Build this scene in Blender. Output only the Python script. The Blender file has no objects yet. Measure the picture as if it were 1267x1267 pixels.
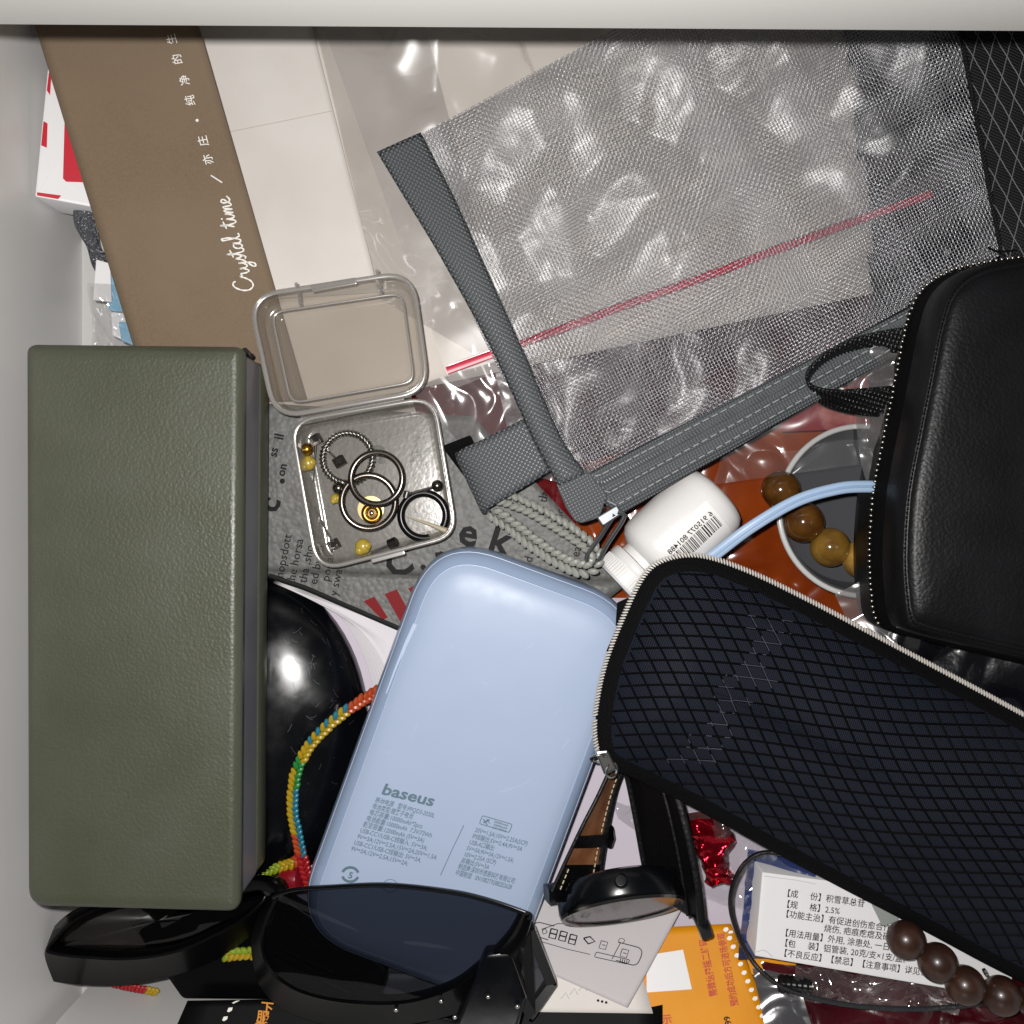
import bpy, math, random
import numpy as np
from mathutils import Vector, Matrix, noise
from mathutils.bvhtree import BVHTree

# ------------------------------------------------------------------ camera, light, exposure
H, FPX, CPX = 368.0, 1270.6, 633.5          # camera height above the drawer floor (mm), focal length and centre in photo pixels
sc = bpy.context.scene
cam_d = bpy.data.cameras.new('camera'); cam = bpy.data.objects.new('camera', cam_d)
sc.collection.objects.link(cam); sc.camera = cam
cam.location = (0, 0, H*.001); cam.rotation_euler = (0, 0, 0)
cam_d.sensor_width = 36; cam_d.lens = 36*FPX/1267; cam_d.clip_start = .005; cam_d.clip_end = 20

wd = bpy.data.worlds.new('World'); sc.world = wd; wd.use_nodes = True
wd.node_tree.nodes['Background'].inputs[0].default_value = (.93, .96, 1, 1)
wd.node_tree.nodes['Background'].inputs[1].default_value = .055       # dim room

fl = bpy.data.lights.new('phone_flash', 'POINT'); fl.energy = 4.9; fl.shadow_soft_size = .0032; fl.color = (1, .975, .95)
flo = bpy.data.objects.new('phone_flash', fl); flo.location = (-.010, .011, H*.001+.002); sc.collection.objects.link(flo)

sc.view_settings.view_transform = 'Standard'; sc.view_settings.look = 'None'
sc.view_settings.exposure = 0; sc.view_settings.gamma = 1
sc.render.engine = 'CYCLES'
sc.cycles.use_denoising = True
sc.cycles.max_bounces = 10; sc.cycles.transparent_max_bounces = 40; sc.cycles.transmission_bounces = 8
sc.cycles.sample_clamp_indirect = 4; sc.cycles.blur_glossy = .5; sc.cycles.caustics_reflective = False; sc.cycles.caustics_refractive = False

random.seed(7); R = random.Random(11)

# ------------------------------------------------------------------ helpers
def W(px, py, z):                            # photo pixel at height z (mm) -> point in the drawer (mm)
    k = (H-z)/FPX
    return Vector(((px-CPX)*k, -(py-CPX)*k, z))
def S(z): return FPX/(H-z)                   # pixels per mm at height z
def hexc(h):
    h = h.lstrip('#'); c = [int(h[i:i+2], 16)/255 for i in (0, 2, 4)]
    return tuple([(x/12.92 if x <= .04045 else ((x+.055)/1.055)**2.4) for x in c]+[1])

def new_mat(name):
    m = bpy.data.materials.new(name); m.use_nodes = True
    nt = m.node_tree; return m, nt, nt.nodes['Principled BSDF']
def M(name, col, rough=.5, metal=0, spec=.5, bump=None, var=None, coat=0, sheen=0, var2=None, rvar=None):
    """bump: list of (kind, scale, strength, distance_mm); var: (scale, colour2, lo, hi)"""
    m, nt, b = new_mat(name); N = nt.nodes; L = nt.links
    c = hexc(col); b.inputs['Base Color'].default_value = c
    b.inputs['Roughness'].default_value = rough; b.inputs['Metallic'].default_value = metal
    b.inputs['Specular IOR Level'].default_value = spec
    if coat: b.inputs['Coat Weight'].default_value = coat; b.inputs['Coat Roughness'].default_value = .08
    if sheen: b.inputs['Sheen Weight'].default_value = sheen; b.inputs['Sheen Roughness'].default_value = .4
    tc = N.new('ShaderNodeTexCoord')
    src = None
    for v in (var, var2):
        if not v: continue
        t = N.new('ShaderNodeTexNoise'); t.inputs['Scale'].default_value = v[0]; t.inputs['Detail'].default_value = 6
        L.new(tc.outputs['Object'], t.inputs['Vector'])
        r = N.new('ShaderNodeMapRange'); r.inputs[1].default_value = v[2]; r.inputs[2].default_value = v[3]
        L.new(t.outputs['Fac'], r.inputs[0])
        mx = N.new('ShaderNodeMix'); mx.data_type = 'RGBA'
        L.new(r.outputs[0], mx.inputs['Factor'])
        if src is None: mx.inputs['A'].default_value = c
        else: L.new(src, mx.inputs['A'])
        mx.inputs['B'].default_value = hexc(v[1]); src = mx.outputs['Result']
    if src is not None: L.new(src, b.inputs['Base Color'])
    if rvar:
        t = N.new('ShaderNodeTexNoise'); t.inputs['Scale'].default_value = rvar[0]; t.inputs['Detail'].default_value = 5
        L.new(tc.outputs['Object'], t.inputs['Vector'])
        r = N.new('ShaderNodeMapRange'); r.inputs[1].default_value = .35; r.inputs[2].default_value = .65
        r.inputs[3].default_value = rvar[1]; r.inputs[4].default_value = rvar[2]
        L.new(t.outputs['Fac'], r.inputs[0]); L.new(r.outputs[0], b.inputs['Roughness'])
    prev = None
    for k, s, st, d in (bump or []):
        if k == 'voronoi':
            t = N.new('ShaderNodeTexVoronoi'); t.inputs['Scale'].default_value = s; o = t.outputs['Distance']
        elif k == 'crackle':
            t = N.new('ShaderNodeTexVoronoi'); t.feature = 'SMOOTH_F1'; t.inputs['Scale'].default_value = s; o = t.outputs['Distance']
        else:
            t = N.new('ShaderNodeTexNoise'); t.inputs['Scale'].default_value = s; t.inputs['Detail'].default_value = 4; o = t.outputs['Fac']
        L.new(tc.outputs['Object'], t.inputs['Vector'])
        bp = N.new('ShaderNodeBump'); bp.inputs['Strength'].default_value = st; bp.inputs['Distance'].default_value = d*.001
        if k in ('voronoi', 'crackle'): bp.invert = True
        L.new(o, bp.inputs['Height'])
        if prev: L.new(prev, bp.inputs['Normal'])
        prev = bp.outputs['Normal']
    if prev: L.new(prev, b.inputs['Normal'])
    return m
def weave_mat(name, col, pitch, rough=.5, ang=0, spec=.5, strength=1.0, col2=None):
    """woven cloth: crossed wave bumps, pitch in mm"""
    m, nt, b = new_mat(name); N = nt.nodes; L = nt.links
    b.inputs['Base Color'].default_value = hexc(col); b.inputs['Roughness'].default_value = rough; b.inputs['Specular IOR Level'].default_value = spec
    tc = N.new('ShaderNodeTexCoord'); mp = N.new('ShaderNodeMapping'); mp.inputs['Rotation'].default_value = (0, 0, math.radians(ang))
    L.new(tc.outputs['Object'], mp.inputs['Vector'])
    outs = []
    for d in ('X', 'Y'):
        w = N.new('ShaderNodeTexWave'); w.wave_type = 'BANDS'; w.bands_direction = d; w.inputs['Scale'].default_value = 314/pitch
        w.inputs['Distortion'].default_value = .15
        L.new(mp.outputs['Vector'], w.inputs['Vector']); outs.append(w.outputs['Fac'])
    mx = N.new('ShaderNodeMath'); mx.operation = 'MULTIPLY'
    L.new(outs[0], mx.inputs[0]); L.new(outs[1], mx.inputs[1])
    bp = N.new('ShaderNodeBump'); bp.inputs['Strength'].default_value = strength; bp.inputs['Distance'].default_value = .00035*pitch
    L.new(mx.outputs[0], bp.inputs['Height']); L.new(bp.outputs['Normal'], b.inputs['Normal'])
    cm = N.new('ShaderNodeMix'); cm.data_type = 'RGBA'
    L.new(mx.outputs[0], cm.inputs['Factor']); c = hexc(col); c2 = hexc(col2) if col2 else tuple(x*.45 for x in c[:3])+(1,)
    cm.inputs['A'].default_value = c2; cm.inputs['B'].default_value = c
    L.new(cm.outputs['Result'], b.inputs['Base Color'])
    return m
def film_mat(name, tint='#f4f4f4', gloss=2.2, rough=.1, milky=.04, milkcol='#d8d8d8', bump=None):
    """thin clear plastic: lets light through, mirrors a little, a trace of white haze in the plastic"""
    m, nt, b = new_mat(name); N = nt.nodes; L = nt.links; N.remove(b)
    out = N['Material Output']
    tr = N.new('ShaderNodeBsdfTransparent'); tr.inputs[0].default_value = hexc(tint)
    df = N.new('ShaderNodeBsdfDiffuse'); df.inputs[0].default_value = hexc(milkcol)
    gl = N.new('ShaderNodeBsdfGlossy'); gl.inputs['Roughness'].default_value = rough; gl.inputs[0].default_value = (1, 1, 1, 1)
    m1 = N.new('ShaderNodeMixShader'); m1.inputs[0].default_value = milky
    L.new(tr.outputs[0], m1.inputs[1]); L.new(df.outputs[0], m1.inputs[2])
    fr = N.new('ShaderNodeLayerWeight'); pw_ = N.new('ShaderNodeMath'); pw_.operation = 'POWER'; pw_.inputs[1].default_value = 4
    L.new(fr.outputs['Facing'], pw_.inputs[0])
    ad = N.new('ShaderNodeMath'); ad.operation = 'MULTIPLY_ADD'; ad.inputs[1].default_value = .35; ad.inputs[2].default_value = .042
    L.new(pw_.outputs[0], ad.inputs[0])
    mu = N.new('ShaderNodeMath'); mu.operation = 'MULTIPLY'; mu.inputs[1].default_value = gloss; mu.use_clamp = True
    L.new(ad.outputs[0], mu.inputs[0])
    m2 = N.new('ShaderNodeMixShader'); L.new(mu.outputs[0], m2.inputs[0]); L.new(m1.outputs[0], m2.inputs[1]); L.new(gl.outputs[0], m2.inputs[2])
    L.new(m2.outputs[0], out.inputs[0])
    if bump:
        tc = N.new('ShaderNodeTexCoord'); t = N.new('ShaderNodeTexNoise'); t.inputs['Scale'].default_value = bump[0]; t.inputs['Detail'].default_value = 1.5
        L.new(tc.outputs['Object'], t.inputs['Vector'])
        bp = N.new('ShaderNodeBump'); bp.inputs['Strength'].default_value = bump[1]; bp.inputs['Distance'].default_value = bump[2]*.001
        L.new(t.outputs['Fac'], bp.inputs['Height']); L.new(bp.outputs['Normal'], gl.inputs['Normal'])
    return m

# geometry: everything is (verts, faces), verts in drawer mm
def join(*gs):
    v, f = [], []
    for g in gs:
        o = len(v); v += list(g[0]); f += [tuple(i+o for i in q) for q in g[1]]
    return v, f
def grid(fn, nu, nv, wu=False, wv=False):
    v = [Vector(fn(i/(nu if wu else nu-1), j/(nv if wv else nv-1))) for j in range(nv) for i in range(nu)]
    f = []
    for j in range(nv if wv else nv-1):
        for i in range(nu if wu else nu-1):
            a = j*nu+i; b = j*nu+(i+1) % nu; c = ((j+1) % nv)*nu+(i+1) % nu; d = ((j+1) % nv)*nu+i
            f.append((d, c, b, a))
    return v, f
def quad(c, nu=2, nv=2, disp=None):
    """c: four points TL,TR,BR,BL in mm"""
    a, b, d, e = [Vector(x) for x in c]
    def fn(u, v):
        p = (a*(1-u)+b*u)*(1-v)+(e*(1-u)+d*u)*v
        if disp: p = p+Vector((0, 0, disp(u, v, p)))
        return p
    return grid(fn, nu, nv)
def qpx(*pts): return [W(*p) for p in pts]
def catmull(pts, n=8, closed=False):
    P = [Vector(p) for p in pts]; m = len(P); out = []
    rng = range(m) if closed else range(m-1)
    for i in rng:
        if closed: p0, p1, p2, p3 = P[(i-1) % m], P[i], P[(i+1) % m], P[(i+2) % m]
        else: p0, p1, p2, p3 = P[max(i-1, 0)], P[i], P[i+1], P[min(i+2, m-1)]
        for k in range(n):
            t = k/n
            out.append(.5*((2*p1)+(p2-p0)*t+(2*p0-5*p1+4*p2-p3)*t*t+(3*p1-p0-3*p2+p3)*t**3))
    if not closed: out.append(P[-1])
    return out
def resample(pts, step=None, n=None, closed=False):
    P = list(pts)+([pts[0]] if closed else [])
    d = [0]
    for i in range(1, len(P)): d.append(d[-1]+(P[i]-P[i-1]).length)
    tot = d[-1]; n = n or max(2, int(round(tot/step))+1)
    out = []; j = 0
    for k in range(n):
        s = tot*k/(n if closed else n-1)
        while j < len(d)-2 and d[j+1] < s: j += 1
        seg = d[j+1]-d[j]; t = (s-d[j])/seg if seg > 1e-9 else 0
        out.append(P[j].lerp(P[j+1], t))
    return out
def sweep(pts, section, up=(0, 0, 1), closed=False, caps=True, twist=None, scale=None):
    """section: closed list of (side, up) in mm"""
    n = len(pts); v = []; k = len(section); up = Vector(up)
    side_prev = None
    for i, p in enumerate(pts):
        a = pts[(i-1) % n] if closed or i > 0 else p; b = pts[(i+1) % n] if closed or i < n-1 else p
        t = (b-a).normalized()
        s = t.cross(up)
        if s.length < 1e-3: s = side_prev or Vector((1, 0, 0))
        s.normalize(); u = s.cross(t); side_prev = s
        if twist:
            a_ = twist(i/(n-1)); s, u = s*math.cos(a_)+u*math.sin(a_), u*math.cos(a_)-s*math.sin(a_)
        sc_ = scale(i/(n-1)) if scale else 1
        for (x, y) in section: v.append(p+s*(x*sc_)+u*(y*sc_))
    f = []
    for i in range(n if closed else n-1):
        for j in range(k):
            a = i*k+j; b = i*k+(j+1) % k; c = ((i+1) % n)*k+(j+1) % k; d = ((i+1) % n)*k+j
            f.append((a, b, c, d))
    if caps and not closed:
        f.append(tuple(range(k-1, -1, -1))); f.append(tuple((n-1)*k+j for j in range(k)))
    return v, f
def circ(r, n=8, ry=None): return [(r*math.cos(2*math.pi*i/n), (ry or r)*math.sin(2*math.pi*i/n)) for i in range(n)]
def rrsec(w, h, r=.3):                        # rounded rectangle section
    out = []
    for cx, cy, a0 in ((w/2-r, h/2-r, 0), (-w/2+r, h/2-r, 90), (-w/2+r, -h/2+r, 180), (w/2-r, -h/2+r, 270)):
        for k in range(3):
            a = math.radians(a0+45*k); out.append((cx+r*math.cos(a), cy+r*math.sin(a)))
    return out
def tube(pts, r, n=8, closed=False, scale=None):
    return sweep(pts, circ(r, n), closed=closed, scale=scale)
def round_poly(pts, r, n=6):
    P = [Vector(p) for p in pts]; m = len(P); out = []
    for i in range(m):
        a, b, c = P[i-1], P[i], P[(i+1) % m]; rr = r[i] if isinstance(r, (list, tuple)) else r
        d1 = (a-b).normalized(); d2 = (c-b).normalized()
        ang = d1.angle(d2); t = min(rr/math.tan(ang/2), (a-b).length*.49, (c-b).length*.49)
        p1 = b+d1*t; p2 = b+d2*t
        for k in range(n+1):
            s = k/n; out.append((p1*(1-s)**2+b*2*s*(1-s)+p2*s*s))
    return out
def inset(loop, d, nrm=Vector((0, 0, 1))):
    n = len(loop); out = []
    ctr = sum(loop, Vector())/n
    for i in range(n):
        t = (loop[(i+1) % n]-loop[i-1])
        if t.length < 1e-6: t = loop[(i+2) % n]-loop[i-2]
        t.normalize(); s = nrm.cross(t).normalized()
        out.append((loop[i], s))
    orient = sum((s.dot(ctr-p) for p, s in out))
    sg = 1 if orient > 0 else -1
    return [p+s*d*sg for p, s in out]
def rings(loops, cap0=True, cap1=True):
    def inner(l): c = sum(l, Vector())/len(l); return [c+(p-c)*.965 for p in l]
    if cap0: loops = [inner(loops[0])]+list(loops)
    if cap1: loops = list(loops)+[inner(loops[-1])]
    k = len(loops[0]); v = [p for l in loops for p in l]; f = []
    for i in range(len(loops)-1):
        for j in range(k):
            a = i*k+j; b = i*k+(j+1) % k; f.append((a, b, b+k, a+k))
    if cap0:
        c = len(v); v.append(sum(loops[0], Vector())/k); f += [(c, (j+1) % k, j) for j in range(k)]
    if cap1:
        c = len(v); v.append(sum(loops[-1], Vector())/k); o = (len(loops)-1)*k; f += [(c, o+j, o+(j+1) % k) for j in range(k)]
    return v, f
def frame_of(axis, hint=(0, 0, 1)):
    a = Vector(axis).normalized(); s = a.cross(Vector(hint))
    if s.length < 1e-3: s = a.cross(Vector((1, 0, 0)))
    s.normalize(); return s, a, s.cross(a)
def lathe(profile, o, axis, n=40, hint=(0, 0, 1), cap=True):
    s, a, u = frame_of(axis, hint); o = Vector(o)
    loops = [[o+a*h+(s*math.cos(2*math.pi*i/n)+u*math.sin(2*math.pi*i/n))*r for i in range(n)] for r, h in profile]
    return rings(loops, cap, cap)
def ball(c, r, nu=16, nv=10, sx=1, sy=1, sz=1, axis=None):
    c = Vector(c)
    s, a, u = frame_of(axis) if axis else (Vector((1, 0, 0)), Vector((0, 0, 1)), Vector((0, 1, 0)))
    v = [c+a*r*sz]; f = []
    for j in range(1, nv):
        th = math.pi*j/nv
        for i in range(nu):
            ph = 2*math.pi*i/nu
            v.append(c+s*(r*sx*math.sin(th)*math.cos(ph))+u*(r*sy*math.sin(th)*math.sin(ph))+a*(r*sz*math.cos(th)))
    v.append(c-a*r*sz); last = len(v)-1
    for i in range(nu): f.append((0, 1+i, 1+(i+1) % nu)); f.append((last, last-nu+(i+1) % nu, last-nu+i))
    for j in range(nv-2):
        for i in range(nu):
            a0 = 1+j*nu+i; b0 = 1+j*nu+(i+1) % nu; f.append((a0, a0+nu, b0+nu, b0))
    return v, f
def boxo(c, ex, ey, ez):
    c, ex, ey, ez = map(Vector, (c, ex, ey, ez)); v = [c+ex*x+ey*y+ez*z for z in (-.5, .5) for y in (-.5, .5) for x in (-.5, .5)]
    return v, [(0, 2, 3, 1), (4, 5, 7, 6), (0, 1, 5, 4), (2, 6, 7, 3), (0, 4, 6, 2), (1, 3, 7, 5)]
def slab(loop, thick, bev=.3, nrm=Vector((0, 0, 1))):
    """loop = top outline; rounded top and bottom edges"""
    n = nrm
    dn = [p-n*thick for p in loop]
    return rings([inset(dn, bev, n), [p+n*bev for p in dn], [p-n*bev for p in loop], inset([p-n*bev*.3 for p in loop], bev*.3, n), inset(loop, bev, n)])

def crumple(p, s, seed, octs=4, hard=True):
    q = Vector((p.x*s, p.y*s, seed))
    q = q+.5*noise.noise_vector(q*.7)
    return noise.turbulence(q, 2, hard, noise_basis='PERLIN_ORIGINAL', amplitude_scale=.42, frequency_scale=2.1)+.05*noise.noise(q*5)

# linking
def link_mesh(name, geo, mat, parent=None, loc=Vector(), smooth=True, angle=None):
    me = bpy.data.meshes.new(name)
    me.from_pydata([((Vector(p)-loc)*.001)[:] for p in geo[0]], [], geo[1]); me.update()
    mats = mat if isinstance(mat, (list, tuple)) else [mat]
    for m in mats: me.materials.append(m)
    if len(geo) > 2:
        for p, k in zip(me.polygons, geo[2]): p.material_index = k
    me.polygons.foreach_set('use_smooth', [smooth]*len(me.polygons))
    if smooth and angle: me.set_sharp_from_angle(angle=math.radians(angle))
    o = bpy.data.objects.new(name, me); sc.collection.objects.link(o)
    if parent: o.parent = parent
    return o
def props(o, label, cat, group=None):
    o['label'] = label; o['category'] = cat
    if group: o['group'] = group
class Thing:
    def __init__(s, name, label, cat, base, group=None):
        s.base = Vector(base); s.root = bpy.data.objects.new(name, None); sc.collection.objects.link(s.root)
        s.root.empty_display_size = .01; s.root.location = s.base*.001; props(s.root, label, cat, group)
    def part(s, name, geo, mat, parent=None, smooth=True, angle=40, label=None, stuff=False):
        o = link_mesh(name, geo, mat, parent or s.root, s.base, smooth, angle)
        if label: o['label'] = label
        if stuff: o['kind'] = 'stuff'
        return o
def single(name, label, cat, geo, mat, group=None, smooth=True, angle=40):
    P = geo[0]; lo = Vector((sum(p.x for p in P)/len(P), sum(p.y for p in P)/len(P), min(p.z for p in P)))
    o = link_mesh(name, geo, mat, None, lo, smooth, angle); o.location = lo*.001; props(o, label, cat, group); return o
def structure(name, geo, mat, smooth=False):
    o = link_mesh(name, geo, mat, None, Vector(), smooth); o['kind'] = 'structure'; return o
def thicken(o, t):
    m = o.modifiers.new('thickness', 'SOLIDIFY'); m.thickness = t*.001; m.offset = -1; return o

class Surf:                                   # a built surface to lay print and threads on
    def __init__(s, geo): s.b = BVHTree.FromPolygons([Vector(p) for p in geo[0]], geo[1])
    def at(s, px, py, off=.12):
        d = (W(px, py, 0)-Vector((0, 0, H))).normalized()
        h, n, i, dist = s.b.ray_cast(Vector((0, 0, H)), d)
        if h is None: return None
        if n.z < 0: n = -n
        return h+n*off
class Flat:
    def __init__(s, z): s.z = z
    def at(s, px, py, off=.12): return W(px, py, (s.z(px, py) if callable(s.z) else s.z)+off)
def at_or_near(surf, x, y, off):
    p = surf.at(x, y, off)
    if p is None: p = surf.b.find_nearest(W(x, y, 35))[0]
    return p
def text_geo(body, bold=0, res=2, space=1):
    cu = bpy.data.curves.new('t', 'FONT'); cu.body = body; cu.size = 1; cu.resolution_u = res; cu.offset = bold; cu.space_character = space
    o = bpy.data.objects.new('t', cu); me = o.to_mesh()
    v = [(p.co.x, p.co.y) for p in me.vertices]; f = [tuple(p.vertices) for p in me.polygons]
    o.to_mesh_clear(); bpy.data.objects.remove(o); bpy.data.curves.remove(cu)
    return v, f
def text_px(body, p0, d, size, surf, off=.12, bold=0, sx=1, align=0, space=1, shear=0, fit=None, up=None):
    """lettering: baseline starts at photo pixel p0 and runs along d"""
    v, f = text_geo(body, bold, space=space)
    if not v: return [], []
    w = max(p[0] for p in v)
    l = math.hypot(*d); dx, dy = d[0]/l, d[1]/l
    ux, uy = up if up else (dy, -dx)
    if fit: sx = fit/(w*size)
    out = []
    last = None
    for x, y in v:
        X = (x+y*shear-align*w)*size*sx; Y = y*size
        q = surf.at(p0[0]+X*dx+Y*ux, p0[1]+X*dy+Y*uy, off)
        if q is None: q = last or W(p0[0], p0[1], 40)
        last = q; out.append(q)
    # up-facing order
    return out, f
def stroke_px(pts, w, surf, off=.12, smooth=0, taper=False):
    """a drawn line, w pixels wide"""
    P = [Vector((p[0], p[1], 0)) for p in pts]
    if smooth: P = catmull(P, smooth)
    v, f = [], []
    for i, p in enumerate(P):
        t = (P[min(i+1, len(P)-1)]-P[max(i-1, 0)]); t = t.normalized() if t.length > 1e-6 else Vector((1, 0, 0))
        ww = w*.5*((.55+.45*abs(math.sin(i*.55))) if taper else 1)
        for sg in (-1, 1):
            q = surf.at(p.x-t.y*ww*sg, p.y+t.x*ww*sg, off)
            v.append(q if q is not None else W(p.x, p.y, 40))
        if i: a = 2*i; f.append((a-2, a-1, a+1, a))
    return v, f
def poly_px(pts, surf, off=.12):
    v = [at_or_near(surf, x, y, off) for x, y in pts]; return v, [tuple(range(len(v)))]
def disc_px(cx, cy, r, surf, off=.12, n=14, sy=1, r0=0):
    if r0:
        v = []; f = []
        for i in range(n):
            a = 2*math.pi*i/n
            for q in (r0, r): v.append(at_or_near(surf, cx+q*math.cos(a), cy+q*sy*math.sin(a), off))
            j = (i+1) % n; f.append((2*i, 2*i+1, 2*j+1, 2*j))
        return v, f
    return poly_px([(cx+r*math.cos(2*math.pi*i/n), cy+r*sy*math.sin(2*math.pi*i/n)) for i in range(n)], surf, off)
def braid(pts, hw, step, fat=.62, cols=None):
    """flat plaited cord: two rows of slanting stitches; cols(t, row) -> material slot"""
    P = resample(pts, step=step); v, f, mi = [], [], []
    for i in range(len(P)-1):
        t = (P[i+1]-P[i]).normalized(); s = t.cross(Vector((0, 0, 1))); s = s.normalized() if s.length > .01 else Vector((1, 0, 0))
        for row, sg in enumerate((-1, 1)):
            c = P[i]+s*(sg*hw*.5)+t*(step*.5*(row == 0))
            ax = (t*.8+s*(-sg)*.62).normalized()
            g = ball(c+Vector((R.uniform(-.12, .12), R.uniform(-.12, .12), R.uniform(-.1, .15))), R.uniform(.92, 1.08), 7, 5, hw*fat, hw*fat, max(step*.85, hw*.62), axis=ax)
            o = len(v); v += g[0]; f += [tuple(k+o for k in q) for q in g[1]]
            mi += [cols(i/(len(P)-1), row) if cols else 0]*len(g[1])
    return v, f, mi
def path(*p, n=8, closed=False): return catmull([W(*q) for q in p], n, closed)

# ------------------------------------------------------------------ materials
m_wall = M('drawer_white_laminate', '#e4e3e1', .33, spec=.5, bump=[('noise', 900, .05, .2)], var=(9, '#dddcda', .4, .7), var2=(1900, '#a8a6a2', .73, .77))
m_floor = M('drawer_floor_laminate', '#c9c8c6', .4)
m_rail = M('desk_edge_laminate', '#cfcdc9', .42, bump=[('noise', 1400, .05, .2)])
m_olive = M('olive_leatherette', '#4b4e40', .44, spec=.6, rvar=(22, .36, .5), bump=[('crackle', 1150, .26, .4), ('noise', 2600, .25, .2), ('noise', 200, .07, .5)], var=(60, '#464938', .35, .7))
m_band = M('grey_satin_band', '#75757a', .42, var=(40, '#6a6a70', .4, .7))
m_cream = M('cream_lining', '#cfc6b0', .6)
m_brown = M('kraft_brown_card', '#7b6a57', .75, spec=.25, bump=[('noise', 2600, .12, .15)], var=(1500, '#73624f', .42, .7), var2=(25, '#7f6e5b', .4, .7))
m_white = M('white_card', '#dcd7d1', .6, spec=.3, bump=[('noise', 1800, .06, .12)], var=(30, '#d3cdc6', .4, .7))
m_print_w = M('white_print', '#f2efe8', .5)
m_beige = M('off_white_paper', '#d8d0c8', .7, spec=.25, bump=[('noise', 500, .12, .3)], var=(35, '#ccc3ba', .35, .7))
m_lilac = M('lilac_white_paper', '#cfc6d2', .65, spec=.25, bump=[('noise', 900, .06, .2)])
m_page = M('white_pages', '#dcd8dc', .6, spec=.25)
m_red = M('red_print', '#c0142c', .45)
m_redzip = M('red_zip_plastic', '#c21b3f', .35)
m_box_w = M('white_box_board', '#e6e5e6', .45)
m_film = film_mat('clear_film', tint='#fbfbfb', gloss=.95, rough=.3, milky=.05, bump=(60, .15, .6))
m_film2 = film_mat('clear_film_soft', tint='#e6e4e4', gloss=2.6, rough=.18, milky=.13, milkcol='#c8c6c6', bump=(70, .3, .9))
m_film3 = film_mat('clear_film_crisp', gloss=2.2, rough=.1, milky=.04, bump=(110, .25, .6))
m_pp = film_mat('frosted_polypropylene', tint='#f7f5f2', gloss=1.4, rough=.16, milky=.09, milkcol='#cfcbc6', bump=(700, .12, .3))
m_pp_rim = film_mat('frosted_polypropylene_rim', tint='#dad7d3', gloss=3.2, rough=.2, milky=.3, milkcol='#c9c5c1')
m_thread = M('grey_nylon_mesh', '#8f8f93', .22, spec=1.0)
def nylon(name, col, rough, clear):
    m, nt, b = new_mat(name); N = nt.nodes; L = nt.links
    b.inputs['Base Color'].default_value = hexc(col); b.inputs['Roughness'].default_value = rough; b.inputs['Specular IOR Level'].default_value = 1.0
    tr = N.new('ShaderNodeBsdfTransparent'); mx = N.new('ShaderNodeMixShader'); mx.inputs[0].default_value = clear
    L.new(b.outputs[0], mx.inputs[1]); L.new(tr.outputs[0], mx.inputs[2]); L.new(mx.outputs[0], N['Material Output'].inputs[0])
    return m
m_thread = M('grey_nylon_mesh', '#a5a5a9', .25, metal=.45, spec=1.0)
m_tape = weave_mat('grey_webbing', '#6d7174', 1.15, .42, ang=28, spec=.6)
m_tape2 = weave_mat('grey_zip_tape', '#6b7073', 1.0, .45, ang=-28, spec=.55)
m_stitch = M('grey_stitching', '#a0a4a6', .5)
m_coil = M('grey_zip_coil', '#5d6164', .3, spec=.6)
m_steel = M('bright_steel', '#c8c6c2', .22, metal=1)
m_gun = M('gunmetal', '#7a736d', .24, metal=1)
m_dkmetal = M('black_metal', '#1b1a1a', .25, metal=.6)
m_gold = M('brass', '#b98a3a', .28, metal=1)
m_sil = M('yellow_silicone', '#b0983a', .3, spec=.6)
m_cordgrey = M('silver_grey_cord', '#94958e', .3, spec=.8)
m_bag = M('grey_woven_plastic', '#6a6a67', .5, spec=.4, bump=[('voronoi', 560, .35, .6)], var=(300, '#5c5c59', .4, .65))
m_ink = M('black_print', '#0b0b0c', .6, spec=.2)
m_redstripe = M('dark_red_print', '#7c1218', .6, spec=.2)
m_black_gl = M('black_gloss_plastic', '#06070a', .2, spec=.5, rvar=(90, .14, .28), var=(2600, '#4a4c52', .7, .74))
m_black_sat = M('black_satin_plastic', '#050506', .28, spec=.14)
m_lens = film_mat('smoke_tinted_lens', tint='#84868d', gloss=.6, rough=.03, milky=.01, milkcol='#303040')
m_lens2 = film_mat('brown_tinted_lens', tint='#453c3e', gloss=.8, rough=.03, milky=.02, milkcol='#302020')
m_leather = M('black_leather', '#0a0a0c', .42, spec=.33, bump=[('crackle', 1100, .24, .4), ('noise', 2200, .2, .2)], var=(50, '#121215', .4, .7))
m_black_cloth = weave_mat('black_cloth', '#0d0e11', .8, .6, ang=30, spec=.35)
m_black_tape = M('black_zip_tape', '#08080a', .75, bump=[('noise', 1500, .8, .6)], spec=.1)
m_navy = weave_mat('navy_twill', '#191f2e', .6, .6, ang=22, spec=.22, strength=.8)
m_blackyarn = M('black_yarn', '#040406', .6, spec=.12)
m_nylonwhite = M('white_nylon_zip', '#c7c2bb', .4, bump=[('noise', 2000, .3, .2)])
m_strap = weave_mat('black_grosgrain', '#131315', 1.3, .36, ang=15, spec=.7)
m_orange = M('orange_plastic', '#8c3d12', .16, spec=.6, bump=[('noise', 40, .25, 2.0)], var=(40, '#6b270a', .35, .7))
m_dkred = M('dark_red_plastic', '#6e1216', .18, spec=.6, bump=[('noise', 70, .35, 2.0)], var=(40, '#45090c', .35, .7))
m_plum = M('plum_brown_plastic', '#35222a', .3, bump=[('noise', 70, .3, 2.0)], var=(45, '#4a1d20', .35, .7))
m_pink = M('pink_red_wrapper', '#7e1c26', .3, var=(120, '#a0625c', .5, .66))
m_maroon = M('maroon_foil_pack', '#440a14', .2, spec=.6, bump=[('noise', 90, .4, 1.6)], var=(60, '#2a060c', .35, .7))
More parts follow.
